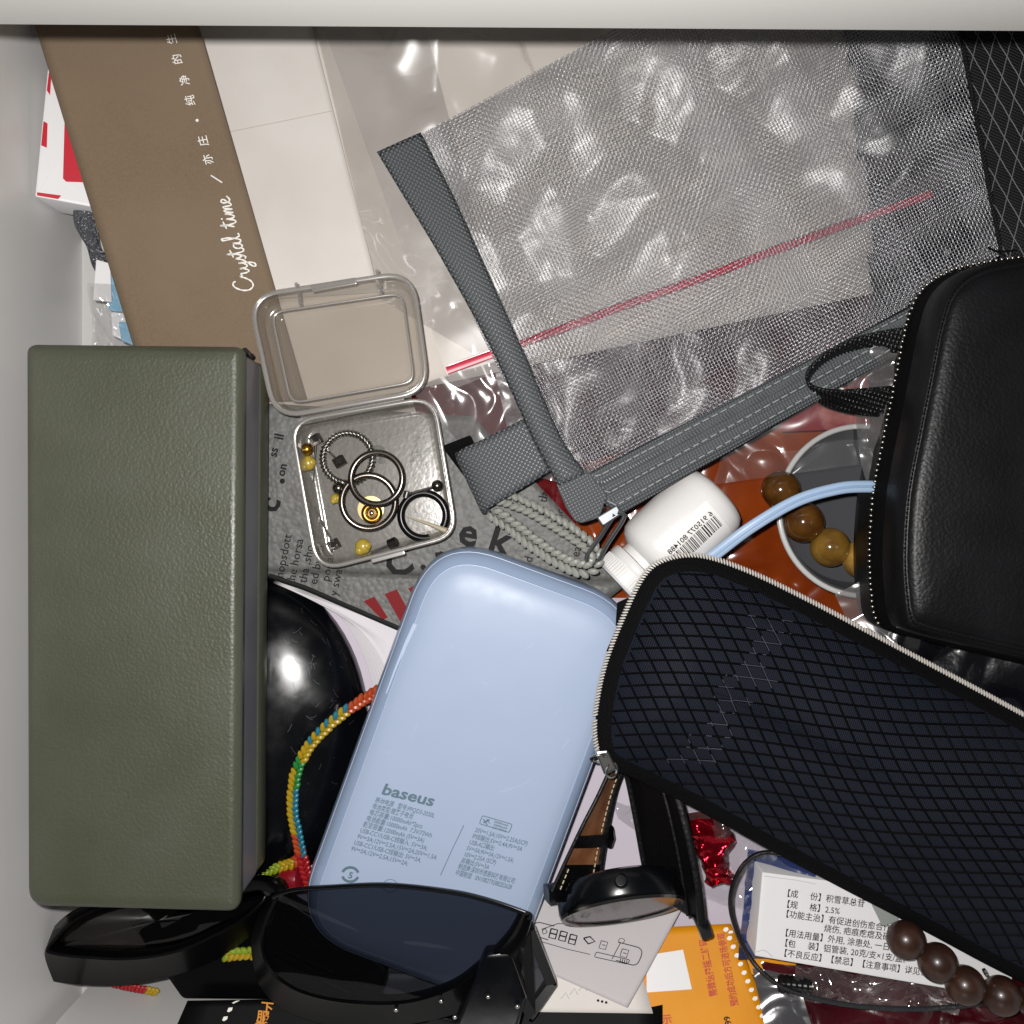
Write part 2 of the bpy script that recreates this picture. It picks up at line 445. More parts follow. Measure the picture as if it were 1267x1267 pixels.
m_redfoil = M('red_foil', '#a40e22', .17, metal=.85, bump=[('noise', 140, .5, 1.5)])
m_bottle = M('white_hdpe', '#e4e2e0', .32, spec=.5)
m_label = M('white_label', '#efecea', .4)
m_amber = M('amber_bead_stone', '#93702f', .12, spec=.6, var=(120, '#5a3d14', .35, .7), coat=.3)
m_amber2 = M('brown_amber_bead_stone', '#5e3c16', .12, spec=.6, var=(120, '#3a200a', .35, .7), coat=.3)
m_amber3 = M('yellow_amber_bead_stone', '#b08a44', .12, spec=.6, var=(120, '#745520', .35, .7), coat=.3)
m_wood = M('dark_wood_bead', '#2f1c15', .34, var=(160, '#432a1e', .45, .7), var2=(420, '#301a12', .5, .75), coat=.1)
m_steel_dull = M('dull_steel_dish', '#606165', .27, metal=.4, bump=[('noise', 30, .1, 1)])
m_rimclear = M('pale_dish_rim', '#c9cac9', .2, spec=.7)
m_cable = M('pale_blue_cable', '#a3bbd8', .4)
m_pb = M('pale_blue_satin_shell', '#a7b6cf', .38, spec=.3, bump=[('noise', 1600, .03, .1)], rvar=(110, .34, .42), var=(3500, '#94a3bc', .72, .75))
m_pb_side = M('pale_blue_gloss_side', '#98aac6', .2, spec=.6)
m_pb_print = M('grey_green_print', '#5e7684', .5)
m_pb_lite = M('pale_blue_inlay', '#bccbe2', .3)
m_brownleather = M('tan_leather_lining', '#a5704a', .6, bump=[('noise', 1200, .3, .3)], var=(120, '#85502e', .4, .7))
m_strapleather = M('black_strap_leather', '#0a0a0b', .45, spec=.25, bump=[('crackle', 800, .3, .5)])
m_thread_w = M('cream_thread', '#c8b79a', .6)
m_glass_dial = film_mat('watch_crystal', tint='#d8d4d6', gloss=1.2, rough=.12, milky=.3, milkcol='#8d888a')
m_yellow = M('amber_yellow_paper', '#e0930c', .5, spec=.3, bump=[('noise', 900, .05, .2)], var=(60, '#d88a08', .4, .7))
m_redtext = M('red_brown_print', '#b8320e', .5)
m_leaflet = M('thin_grey_white_paper', '#c4bfc0', .65, spec=.25, bump=[('noise', 120, .12, .8)])
m_greyink = M('grey_print', '#b4b2b2', .5)
m_green = M('green_print', '#3f8a56', .5)
m_black_card = M('black_card', '#060607', .6, spec=.15)
m_glit = M('glitter_grey_cloth', '#5d5f64', .3, metal=.3, bump=[('voronoi', 900, 1.0, 1.0)])
m_blue = M('sky_blue_plastic', '#86b9d6', .35)
m_bluefilm = film_mat('blue_tinted_film', tint='#7d8fc4', gloss=2.4, rough=.1, milky=.2, milkcol='#3c4f8e', bump=(120, .3, .8))
m_greyfilm = film_mat('grey_tinted_film', tint='#9a9a9e', gloss=2.2, rough=.12, milky=.3, milkcol='#77777c', bump=(120, .3, .8))
m_blackbag = M('black_plastic_bag', '#0b0b10', .2, spec=.6, bump=[('noise', 60, .5, 2.5)])
m_elastic = M('black_elastic', '#0c0d0f', .4, bump=[('noise', 2500, .5, .3)])
C_RB = [M('thread_'+n, c, .38, spec=.6) for n, c in (('orange', '#a8421a'), ('yellow', '#a68a10'), ('green', '#237a36'), ('teal', '#1f6f84'), ('red', '#98141a'), ('lime', '#7f941e'))]

# ------------------------------------------------------------------ the drawer
WX, WY = -154.0, -167.0
structure('floor', boxo((15, 15, -3), (380, 420, 0), (0, 0, 0), (0, 0, 6)) if 0 else boxo((20, 25, -3), (360, 0, 0), (0, 400, 0), (0, 0, 6)), m_floor)
structure('wall_left', boxo((WX-6, 25, 45), (12, 0, 0), (0, 400, 0), (0, 0, 98)), m_wall)
structure('wall_front', boxo((20, WY-6, 44), (338, 0, 0), (0, 12, 0), (0, 0, 96)), m_wall)
structure('wall_right', boxo((196, 25, 45), (12, 0, 0), (0, 400, 0), (0, 0, 98)), m_wall)
structure('wall_back', boxo((20, 221, 44), (338, 0, 0), (0, 12, 0), (0, 0, 96)), m_wall)
zb = 138
L0, L1 = W(-200, 31, zb), W(1500, 42, zb)
rl = [L0, L1, L1+Vector((0, 120, 0)), L0+Vector((0, 120, 0))]
rail = Thing('desk_edge', 'pale grey desk edge running across the top above the open drawer', 'desk edge', rl[0].lerp(rl[1], .5)-Vector((0, 0, 0)))
rail.part('panel', slab([p+Vector((0, 0, 26)) for p in round_poly(rl, .5, 2)], 26, .9), m_rail)

# ------------------------------------------------------------------ papers and bags at the bottom of the drawer
g = quad(qpx((330, 740, 15), (985, 740, 15), (985, 1215, 15), (325, 1200, 15)), 12, 12, lambda u, v, p: 1.2*noise.noise(p*.02))
thicken(single('paper_sheet', 'lilac white paper sheet lying flat under the watch and power bank', 'paper', g, m_lilac), .6)

def patch(c, nu, nv, amp, s, seed, octs=4, hard=True):
    return quad(c, nu, nv, lambda u, v, p: amp*crumple(p, s, seed, octs, hard))

g = patch(qpx((500, 460, 20), (930, 420, 16), (850, 660, 4), (560, 660, 18)), 90, 60, 6, .035, 3.3)
single('dark_red_packet', 'dark red shiny plastic packet under the mesh pouch corner', 'packet', g, m_dkred)
g = patch(qpx((730, 560, 14), (1010, 480, 10), (1090, 800, 10), (690, 760, 12)), 100, 90, 6, .035, 8.1)
single('orange_packet', 'orange brown shiny plastic packet beneath the white bottle', 'packet', g, m_orange)
g = patch(qpx((600, 400, 24), (1160, 330, 24), (1150, 470, 20), (640, 590, 20)), 90, 50, 4, .04, 5.2)
single('plum_packet', 'dark plum plastic packet seen through the mesh pouch', 'packet', g, m_plum)
g = patch(qpx((955, 480, 24), (1070, 450, 24), (1075, 530, 24), (965, 535, 24)), 40, 40, 4, .06, 4.2)
single('candy_wrapper', 'pink and red crinkled wrapper under clear film by the black strap', 'wrapper', g, m_pink)
g = patch(qpx((1040, 20, 27), (1300, 20, 27), (1300, 380, 27), (1080, 400, 27)), 60, 60, 5, .03, 6.2)
single('black_bag', 'black plastic bag seen through the right side of the mesh', 'bag', g, m_blackbag)
g = patch(qpx((1070, 740, 28), (1330, 760, 40), (1330, 940, 36), (1080, 900, 28)), 80, 60, 8, .03, 9.4)
single('black_bag', 'crinkled black plastic bag between leather case and navy pouch', 'bag', g, m_blackbag)
# box with red marks, top left
c = qpx((59, 84, 40), (140, 92, 36.5), (125, 258, 34.5), (43, 243, 39.5))
bx = Thing('gift_box', 'white box with red printed corners tucked under the brown card', 'box', W(90, 180, 12))
gbx = slab(round_poly(c, .4, 2), 18, .35); bx.part('carton', gbx, m_box_w); fz = Surf(gbx)
for q in ([(60.5, 90), (64, 90), (62, 118), (58, 112)], [(54, 150), (59, 153), (58, 183), (51, 180)], [(80, 150), (110, 150), (112, 226), (82, 225), (78, 221)],
          [(46, 238), (50, 238.5), (76, 242), (72, 246.5), (46, 242)]):
    bx.part('red_mark', poly_px(q, fz, .15), m_red)
# left odds and ends
pts = path((102, 258, 26), (109, 275, 27), (112, 295, 28), (124, 322, 26), (150, 340, 25))
single('glitter_cloth', 'grey glitter cloth strip poking out beside the brown card', 'cloth', sweep(resample(pts, n=30), circ(4.2, 12, 2.6), scale=lambda t: .8+.3*math.sin(t*9)), m_glit)
single('paper_tag', 'small white paper tag standing by the drawer side', 'tag', slab(round_poly(qpx((119, 321, 30), (136, 326, 30), (138, 374, 30), (115, 371, 30)), .3, 2), .8, .1), m_box_w)
single('blue_sticker', 'sky blue rounded plastic piece half hidden by the brown card', 'packet', slab(round_poly(qpx((131, 336, 28), (190, 336, 28), (190, 388, 28), (133, 385, 28)), 2.5, 5), 2, .4), m_blue)
single('blue_strip', 'blue strip beside the olive case end, lowest blue piece', 'packet', slab(round_poly(qpx((146, 398, 26), (200, 398, 26), (200, 440, 26), (150, 422, 26)), .6, 3), 1.5, .3), m_blue)
single('white_card_scrap', 'tiny white card scrap between the blue pieces', 'card', slab(round_poly(qpx((137, 386, 24), (190, 386, 24), (190, 440, 24), (139, 415, 24)), .4, 2), 1, .2), m_box_w)
g = patch(qpx((112, 352, 30), (170, 352, 33), (175, 440, 31), (118, 440, 29)), 40, 50, 4, .09, 2.2)
single('clear_wrapper', 'clear crinkled wrapper against the left drawer side', 'wrapper', g, m_film3)

# beige sheet, white sheet, brown card
g = quad(qpx((340, -40, 28), (1050, -40, 28), (1085, 362, 28), (322, 522, 27)), 30, 24, lambda u, v, p: .5*noise.noise(p*.03))
thicken(single('paper_bag', 'large off white paper bag lying under the mesh pouch', 'paper bag', g, m_beige), .5)
g = quad(qpx((215, -30, 32), (370, -30, 32), (469, 362, 30), (300, 372, 29)), 20, 24, lambda u, v, p: .3*noise.noise(p*.03)+.5*u*u)
lf = Thing('folded_leaflet', 'white folded leaflet beside the brown card', 'leaflet', W(350, 190, 33))
lo = lf.part('sheet', g, m_white); thicken(lo, .6)
sw = Surf(g)
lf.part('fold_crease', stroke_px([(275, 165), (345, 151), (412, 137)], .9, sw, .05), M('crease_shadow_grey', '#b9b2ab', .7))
g = quad(qpx((24, -30, 46), (228, -30, 46), (380, 496, 32.5), (187, 500, 32.5)), 16, 30, lambda u, v, p: .25*noise.noise(p*.03))
bc = Thing('brown_card', 'brown kraft card with white script lettering along its edge', 'card', W(200, 230, 33))
thicken(bc.part('card', g, m_brown), .7)
sb = Surf(g)
U = 11.6; bd = Vector((-.262, -.965)); bu = Vector((-.965, .262))
def scr(p, o): return (o[0]+bd.x*p[0]*U+bu.x*p[1]*U*.98, o[1]+bd.y*p[0]*U+bu.y*p[1]*U*.98)
script = [
 [(1.35, 1.75), (1.2, 2.1), (.75, 2.0), (.25, 1.3), (.1, .55), (.4, .05), (.9, .1), (1.35, .55), (1.6, .95), (1.72, 1.12), (1.74, .9), (1.98, .95), (1.94, .4), (2.1, .05), (2.4, .45), (2.55, .95), (2.5, .4), (2.68, .08), (3.0, .45), (3.15, .95), (3.0, .1), (2.78, -.65), (2.45, -.85), (2.45, -.5), (3.15, .15), (3.5, .65), (3.65, 1.08), (3.72, .6), (3.8, .25), (3.6, 0), (3.42, .12)],
 [(3.75, .15), (4.1, .9), (4.35, 1.9), (4.22, .9), (4.22, .2), (4.42, 0), (4.7, .3)], [(3.85, 1.3), (4.75, 1.5)],
 [(5.2, .9), (4.92, .95), (4.65, .5), (4.77, .05), (5.1, .25), (5.32, .95), (5.25, .25), (5.45, .05), (5.75, .5), (6.02, 1.3), (6.08, 2.0), (5.88, 1.9), (5.82, .8), (5.92, .1), (6.25, .15)],
 [(7.0, .3), (7.3, 1.0), (7.5, 1.8), (7.36, .8), (7.42, .1), (7.7, .15), (8.0, .95), (7.96, .3), (8.1, .05), (8.4, .45), (8.56, .95), (8.52, .05), (8.76, .8), (8.96, .9), (8.9, .05), (9.15, .8), (9.36, .9), (9.3, .2), (9.45, .05), (9.8, .4), (10.12, .72), (10.05, 1.0), (9.8, .9), (9.7, .4), (9.9, .05), (10.4, .3)],
 [(7.0, 1.2), (7.85, 1.4)], [(8.1, 1.35), (8.2, 1.5)]]
for st in script:
    bc.part('script_lettering', stroke_px([scr(p, (315, 358)) for p in st], 2.1, sb, .1, smooth=6, taper=True), m_print_w)
bc.part('lettering', stroke_px([(275, 226), (261, 217)], 1.5, sb, .1), m_print_w)
for ch, x, y in (('亦', 264, 203), ('庄', 258, 180), ('纯', 242, 130), ('净', 235, 105), ('的', 226, 79), ('生', 219, 54)):
    bc.part('lettering', text_px(ch, (x, y), (-.262, -.965), 13.5, sb, .1, bold=.006, shear=.1), m_print_w)
bc.part('lettering', disc_px(244, 149, 1.9, sb, .1), m_print_w)

# ------------------------------------------------------------------ zip-lock bag under the mesh
rz = random.Random(21); cells = []               # slack film crumpled into soft facets, each with its own tilt
while len(cells) < 48:
    c_ = W(rz.uniform(380, 1230), rz.uniform(-20, 500), 34)
    if all(((c_.x-o_[0].x)/14)**2+((c_.y-o_[0].y)/22)**2 > 1 for o_ in cells) or len(cells) > 40:
        cells.append((c_, rz.gauss(0, .09), rz.gauss(0, .09), rz.uniform(-.4, .4)))
def zl(u, v, p):
    sw_ = sz_ = 0.0; bp_ = (p.x*p.x+p.y*p.y)/650
    qx, qy = p.x+2.5*noise.noise(Vector((p.x*.05, p.y*.05, 1))), p.y+2.5*noise.noise(Vector((p.x*.05, p.y*.05, 8)))
    for c_, tx, ty, o_ in cells:
        dx, dy = qx-c_.x, qy-c_.y
        if abs(dx) > 60 or abs(dy) > 70: continue
        w_ = math.exp(-math.sqrt(dx*dx/.6+dy*dy/1.6)*.36)
        sw_ += w_; sz_ += w_*(bp_-(c_.x*c_.x+c_.y*c_.y)/650+tx*dx+ty*dy+o_)
    h = (sz_/sw_ if sw_ > 1e-12 else 0)+1.1*crumple(p, .05, 2.2)
    return max(-4.5, min(6.5, h))*min(1, 6*u+.1)*min(1, 5*(1-v)+.08)
g = quad(qpx((395, 20, 34), (1100, -120, 34), (1195, 232, 34), (560, 482, 33)), 190, 130, zl)
zb_ = Thing('ziplock_bag', 'clear zip lock bag with red zip line inside the mesh pouch area', 'plastic bag', W(800, 250, 31))
zb_.part('film', g, m_film); sz = Surf(g)
pts = resample([sz.at(x, y, .4) for x, y in [(553+598*t, 459-219*t) for t in [i/40 for i in range(41)]] if sz.at(x, y, .4)], n=80)
zb_.part('zip_strip', sweep(pts, rrsec(2.5, .8, .25)), m_redzip)
pts2 = [p+Vector((.4, 1.6, -.2)) for p in pts]
zb_.part('zip_ridge', sweep(pts2, rrsec(.7, .4, .15)), m_film2)
# second, milky film left of the zip bag and below it
g = patch(qpx((388, 20, 33), (520, 10, 33), (640, 470, 31), (470, 370, 32)), 60, 80, 2.5, .05, 7.7)
single('clear_sleeve', 'clear plastic sleeve edge beside the white leaflet', 'sleeve', g, m_film3)
g = patch(qpx((505, 480, 33), (640, 440, 34), (700, 600, 27), (590, 570, 29)), 50, 50, 5, .05, 12.5)
single('clear_bag', 'greyish clear bag over the dark red packet beside the earring box', 'plastic bag', g, m_film2)

# ------------------------------------------------------------------ mesh zip pouch
mp = Thing('mesh_pouch', 'grey nylon mesh zip pouch with grey binding and pull cord', 'pouch', W(800, 320, 33))
A, B, D, E_ = (495, 180), (1125, -165), (1330, 265), (702, 612)
def msurf(u, v, dz=0):                        # u along the zip, v from the far edge to the zip
    px = (A[0]*(1-u)+B[0]*u)*(1-v)+(E_[0]*(1-u)+D[0]*u)*v
    py = (A[1]*(1-u)+B[1]*u)*(1-v)+(E_[1]*(1-u)+D[1]*u)*v
    bow = math.sin(math.pi*v)*(1-u)**3
    px -= 10*bow; py += 4*bow
    x, y = u*180, v*120
    e = min(1, 9*u)*min(1, 7*(1-v))
    z = 46+e*(1.5*math.sin(x*.21+1.1*math.sin(y*.05))*(.55+.45*math.sin(x*.06+1))+1.3*noise.noise(Vector((x*.045, y*.05, 2.2)))*2+.8*math.sin(y*.16+x*.05))
    z += dz
    return W(px, py, z)
def thread_mesh(name, dz, rot, pitch, width, seed):
    nu, nv = int(180/pitch), int(119/pitch)
    rr = random.Random(seed)
    us = np.linspace(0, 1, 100); vs = np.linspace(0, 1, 70)
    T = np.array([[msurf(u, v, dz)[:] for u in us] for v in vs])
    def samp(u, v):
        fu = np.clip(u, 0, 1)*99; fv = np.clip(v, 0, 1)*69
        i = np.minimum(fu.astype(int), 98); j = np.minimum(fv.astype(int), 68); a = (fu-i)[..., None]; b = (fv-j)[..., None]
        return (T[j, i]*(1-a)+T[j, i+1]*a)*(1-b)+(T[j+1, i]*(1-a)+T[j+1, i+1]*a)*b
    V, Fq = [], []; base = 0
    for axis in (0, 1):
        n_t, n_s = (nv, nu) if axis == 0 else (nu, nv)
        ts = (np.arange(n_t)+.5)/n_t; ss = np.arange(n_s*2+1)/(n_s*2)
        TT, SS = np.meshgrid(ts, ss, indexing='ij')
        jit = np.array([rr.uniform(-.1, .1) for _ in range(n_t)])[:, None]/n_t
        wav = .25/n_t*np.sin(SS*23+seed)
        TT = TT+jit+wav
        if axis == 0: u, v = SS, TT+rot*(SS-.5)
        else: u, v = TT+rot*(.5-SS)*.6, SS
        P = samp(u, v)
        ti = np.arange(n_t)[:, None]; si = np.arange(n_s*2+1)[None, :]
        # thread goes over / under at the crossings (odd samples lie at crossings)
        k = (si-1)//2
        wv = np.where(si % 2 == 1, np.where((ti+k+axis) % 2 == 0, 1.0, -1.0), 0.0)
        amp = .2
        d = np.gradient(P, axis=1); d /= np.linalg.norm(d, axis=2, keepdims=True)+1e-9
        up = np.array([0, 0, 1.0]); side = np.cross(d, up); side /= np.linalg.norm(side, axis=2, keepdims=True)+1e-9
        P = P+up*(wv*amp)[..., None]
        w = width/2
        rows = np.stack([P-side*w-up*.12, P+up*.12, P+side*w-up*.12], axis=2)   # n_t, n_s2, 3, 3
        idx = np.arange(n_t*(n_s*2+1)*3).reshape(n_t, n_s*2+1, 3)+base
        # keep only what the photograph can see
        pxs = P[..., 0]*FPX/(H-P[..., 2])+CPX; pys = -P[..., 1]*FPX/(H-P[..., 2])+CPX
        ok = (pxs < 1275) & (pys > 12)
        okq = ok[:, :-1] & ok[:, 1:]
        for c in (0, 1):
            q = np.stack([idx[:, :-1, c], idx[:, 1:, c], idx[:, 1:, c+1], idx[:, :-1, c+1]], axis=-1)[okq]
            Fq.append(q)
        V.append(rows.reshape(-1, 3)); base += n_t*(n_s*2+1)*3
    V = np.concatenate(V); Fq = np.concatenate(Fq)
    used = np.unique(Fq); remap = np.full(len(V), -1); remap[used] = np.arange(len(used)); V = V[used]; Fq = remap[Fq]
    V = (V-np.array(mp.base[:]))*.001
    me = bpy.data.meshes.new(name)
    me.vertices.add(len(V)); me.vertices.foreach_set('co', V.ravel())
    me.loops.add(len(Fq)*4); me.loops.foreach_set('vertex_index', Fq.ravel().astype(np.int32))
    me.polygons.add(len(Fq)); me.polygons.foreach_set('loop_start', np.arange(0, len(Fq)*4, 4, dtype=np.int32))
    me.polygons.foreach_set('use_smooth', np.ones(len(Fq), dtype=bool))
    me.update(calc_edges=True); me.validate()
    me.materials.append(m_thread)
    o = bpy.data.objects.new(name, me); sc.collection.objects.link(o); o.parent = mp.root; o['kind'] = 'stuff'
    return o
thread_mesh('mesh_weave', 0, 0.0, 1.0, .18, 3)
thread_mesh('mesh_weave', -2.6, .012, 1.0, .11, 5)
# binding on the left, folded tape
outer = catmull([Vector((x, y, 0)) for x, y in ((469, 189), (500, 240), (548, 318), (612, 432), (662, 540), (694, 600))], 8)
inner = catmull([Vector((x, y, 0)) for x, y in ((519, 167), (560, 248), (601, 340), (642, 432), (690, 542), (722, 588))], 8)
ro, ri = resample(outer, n=60), resample(inner, n=60)
def bind(u, v):
    i = min(int(u*59), 58); t = u*59-i
    o = ro[i].lerp(ro[i+1], t); n_ = ri[i].lerp(ri[i+1], t); p = o.lerp(n_, v)
    return W(p.x, p.y, 46.8+1.1*math.sin(math.pi*v)**.5+1.0*math.sin(u*7)*(.4+.6*u))
thicken(mp.part('binding_tape', grid(bind, 60, 9), m_tape), 1.6)
# zip tape along the bottom edge
top = [(715, 592), (800, 548), (900, 497), (1000, 445), (1100, 393), (1180, 352)]
def ztop(u): 
    i = min(int(u*5), 4); t = u*5-i; return top[i][0]*(1-t)+top[i+1][0]*t, top[i][1]*(1-t)+top[i+1][1]*t
def zipt(u, v):
    x, y = ztop(u); w = 66*(1-.42*u)
    cw = min(1, max(.35, (u+.015)*14)) if u < .07 else 1
    nx, ny = .45, .89
    vv = v*cw
    return W(x+nx*w*vv-14*(1-v)*max(0, .03-u)*20+(-.9*14*max(0, 1-u*22)*math.sin(v*math.pi)), y+ny*w*vv, 47.2+.9*math.sin(math.pi*min(1, v*1.05))+.3*math.sin(v*18))
gz = grid(zipt, 70, 15); thicken(mp.part('zip_tape', gz, m_tape2), 1.3); szt = Surf(gz)
for v0, nm, r in ((.30, 'zip_coil', .75),):
    geos = []
    for k in range(130):
        u = (k+.5)/130
        p = zipt(u, v0); q = zipt(min(1, u+.004), v0); t = (q-p).normalized(); s = t.cross(Vector((0, 0, 1))).normalized()
        geos.append(ball(p+Vector((0, 0, .35)), 1, 6, 4, .42, .5, 1.25, axis=(s+t*.35)))
    mp.part(nm, join(*geos), m_coil, stuff=True)
for v0 in (.14, .52, .80):
    geos = []
    for k in range(44):
        u = .02+k/45
        a = zipt(u, v0)+Vector((0, 0, .3)); b = zipt(min(1, u+.015), v0)+Vector((0, 0, .3))
        geos.append(sweep([a, a.lerp(b, .5)+Vector((0, 0, .12)), b], circ(.2, 5)))
    mp.part('stitching', join(*geos), m_stitch, stuff=True)
mp.part('corner_patch', slab(round_poly(qpx((688, 598, 48.9), (724, 580, 48.9), (752, 612, 48.9), (742, 640, 48.9), (714, 650, 48.9), (700, 628, 48.9)), [1, 1, 1, 3, 5, 2], 4), 1.2, .3), m_tape2)
# side tab
tb = catmull([W(*p) for p in ((660, 545, 44), (618, 562, 43.5), (585, 582, 42), (578, 590, 39.5), (600, 590, 37.5))], 8)
tabg = sweep(resample(tb, n=30), rrsec(17.2, 1.1, .4), up=(0, 0, 1))
# flat tab built between its two edges
ta = resample(catmull([Vector(p) for p in ((648, 518, 45), (605, 540, 44), (572, 556, 42.5), (566, 562, 40), (575, 566, 38))], 8), n=30)
tc_ = resample(catmull([Vector(p) for p in ((680, 583, 45), (645, 605, 44), (606, 628, 42.5), (599, 634, 40), (608, 634, 38))], 8), n=30)
def tabf(u, v):
    i = min(int(u*29), 28); t = u*29-i; a = ta[i].lerp(ta[i+1], t); b = tc_[i].lerp(tc_[i+1], t); p = a.lerp(b, v); return W(p.x, p.y, p.z)
thicken(mp.part('side_tab', grid(tabf, 30, 10), m_tape), 1.1)
# zip slider, wire puller and looped cord
sl = W(757, 642, 46)
mp.part('slider', slab(round_poly(qpx((738, 640, 48.5), (764, 624, 48.5), (770, 636, 48.5), (746, 652, 48.5)), .8, 4), 2.6, .5), M('grey_metal_slider', '#74777a', .35, metal=.8))
pw = path((764, 634, 48), (772, 640, 48), (752, 672, 46.5), (738, 696, 45), (726, 690, 45), (745, 660, 46.5), (760, 636, 48))
mp.part('puller_ring', tube(pw, .75, 8), M('grey_metal_wire', '#85888a', .3, metal=.9))
cp = path((622, 616, 37), (650, 626, 39), (690, 648, 41.5), (722, 670, 43), (738, 688, 45), (728, 704, 44.5), (700, 697, 42.5), (660, 672, 40), (632, 650, 38.5), (606, 632, 37), n=12)
mp.part('pull_cord', braid(cp, 2.9, 2.3, .4), m_cordgrey)

# ------------------------------------------------------------------ grey shopping bag, booklet, black disc
def gb(u, v, p): return .7*noise.noise(p*.03)+.5*math.sin(u*6+v*3)
g = quad(qpx((310, 500, 28), (640, 470, 28), (800, 735, 26), (330, 716, 27)), 40, 36, gb)
# cut the lower right: build as polygonal patch instead so that the bag ends along a slanting hem
g = quad(qpx((312, 498, 28.5), (585, 515, 28.5), (780, 720, 27), (318, 706, 27.5)), 30, 26, gb)
g2 = quad([g[0][25*30], g[0][25*30+29], W(640, 830, 26.5), W(500, 782, 27)], 30, 12, None)
g = join(g, g2)
sbg = Surf(g)
gbg = Thing('shopping_bag', 'grey woven plastic bag with black lettering and red stripes', 'bag', W(500, 640, 24))
thicken(gbg.part('bag_sheet', g, m_bag), .8)
hem = [sbg.at(x, y, .3) for x, y in ((333, 712), (380, 728), (430, 750), (495, 778))]
gbg.part('hem', sweep(resample([p for p in hem if p], n=20), rrsec(1.6, .8, .3)), m_ink)
bdir = (.2, -.98)
for s_, x, y in (('hopsdott', 350, 716), ('the horsa', 364, 724), ('tha ,sho', 379, 722), ('ed by th', 392, 724), ('pooau', 407, 720), ('y swa', 417, 738)):
    gbg.part('lettering', text_px(s_, (x, y), bdir, 15, sbg, .15, bold=.006), m_ink)
for s_, x, y in (('at /', 706, 610), ('ky th', 672, 640), ('our d', 652, 722), ('s hav', 664, 735), ('l oin', 682, 742), ('late', 676, 618), ('ic', 696, 640), ('ea', 716, 690)):
    gbg.part('lettering', text_px(s_, (x, y), (.22, -.97), 15, sbg, .15, bold=.006), m_ink)
for s_, x, y, sz_, d in (('a', 458, 570, 44, (.97, .2)), ('k', 505, 570, 46, (.97, .25)), ('e', 565, 672, 50, (.97, .2)), ('k', 602, 680, 52, (.95, .3)), ('C', 482, 716, 48, (.9, -.3)), (',', 520, 705, 40, (.9, -.2)), ('n', 540, 698, 30, (.9, -.2)),
                         ('c', 342, 636, 40, (.3, -.9)), ('.', 350, 600, 40, (.3, -.9)), ('il', 350, 545, 17, (.2, -.98)), ('ss', 342, 566, 15, (.2, -.98)), ('on', 352, 590, 15, (.2, -.98))):
    gbg.part('lettering', text_px(s_, (x, y), d, sz_, sbg, .15, bold=.025), m_ink)
for q in ([(450, 744), (463, 738), (480, 764), (470, 770)], [(476, 735), (491, 729), (510, 764), (497, 772)], [(505, 728), (520, 722), (530, 738), (518, 748)]):
    gbg.part('red_stripe', poly_px(q, sbg, .15), m_redstripe)
# booklet: fanned pages with a curled edge
bk = Thing('booklet', 'white booklet with curled fanned pages beside the black disc', 'booklet', W(470, 830, 15))
for k in range(6):
    arc = catmull([Vector(p) for p in ((343-1*k, 716+1*k, 0), (385+1*k, 735+2*k, 0), (425+3.2*k, 768+1.5*k, 0), (450+4*k, 812+k, 0), (462+4.5*k, 860, 0), (462+5*k, 930, 0))], 6)
    arc = resample(arc, n=26)
    def pg(u, v, arc=arc, k=k):
        i = min(int(u*25), 24); t = u*25-i; a = arc[i].lerp(arc[i+1], t)
        bx_, by_ = 560, 800+130*u
        x, y = a.x*(1-v)+bx_*v, a.y*(1-v)+by_*v
        return W(x, y, 16.5+k*1.15+2.6*(1-v)**3*math.sin(u*2.6))
    thicken(bk.part('page', grid(pg, 26, 8), m_page), .28)
# black glossy disc-like case
o = W(318, 905, 17)
k = 1/S(20)
dome = [( (1-(1-t)**1) , 0) for t in ()]
def domef(u, v):
    a = 2*math.pi*u; r = math.sin(v*math.pi/2)
    h = 19*(math.cos(v*math.pi/2)**.8)*(1 if v < .94 else 1)
    return o+Vector((140*k*r*math.cos(a), 192*k*r*math.sin(a), h-2))
rc = Thing('round_case', 'glossy black domed case between olive case and power bank', 'case', W(380, 900, 15))
gd = grid(domef, 64, 26, wu=True); rc.part('shell', gd, m_black_gl); sdm = Surf(gd)
geos = []
rs = random.Random(5)
for k in range(46):
    x, y = rs.gauss(398, 26), rs.gauss(835, 48); an = rs.choice((.5, 1.2, 2.2))+rs.gauss(0, .25); l_ = rs.uniform(3, 13)
    q = [(x+l_*math.cos(an)*(t-.5), y+l_*math.sin(an)*(t-.5)+1.5*math.sin(t*3)) for t in (0, .33, .66, 1)]
    if all(sdm.at(*c_) is not None for c_ in q): geos.append(stroke_px(q, .55, sdm, .03))
rc.part('scratches', join(*geos), M('scratched_plastic', '#2a2c33', .4), stuff=True)

# ------------------------------------------------------------------ olive glasses case
gc = Thing('glasses_case', 'olive green leatherette glasses case along the left drawer side', 'glasses case', W(170, 780, 33))
lp = round_poly(qpx((33, 426, 68), (302, 429, 68), (297, 1128, 68), (35, 1121, 68)), [3, 3, 4, 6], 6)
gc.part('lid', rings([inset([p+Vector((0, 0, -3.0)) for p in lp], 1.2), [p+Vector((0, 0, -2.6)) for p in lp], [p+Vector((0, 0, -.6)) for p in lp], inset([p+Vector((0, 0, .6)) for p in lp], .5),
                      inset([p+Vector((0, 0, 1.5)) for p in lp], 1.5), inset([p+Vector((0, 0, 1.9)) for p in lp], 2.1)]), m_olive, angle=None)
il = inset(lp, 1.2)
gc.part('inner_band', rings([[Vector((p.x, p.y, 44)) for p in il], [Vector((p.x, p.y, 66)) for p in il]], False, False), m_band)
bl = [Vector((p.x-.3, p.y-1.0 if p.y > 0 else p.y+2.0, 0)) for p in lp]
def zl_(l, z): return [Vector((p.x, p.y, z)) for p in l]
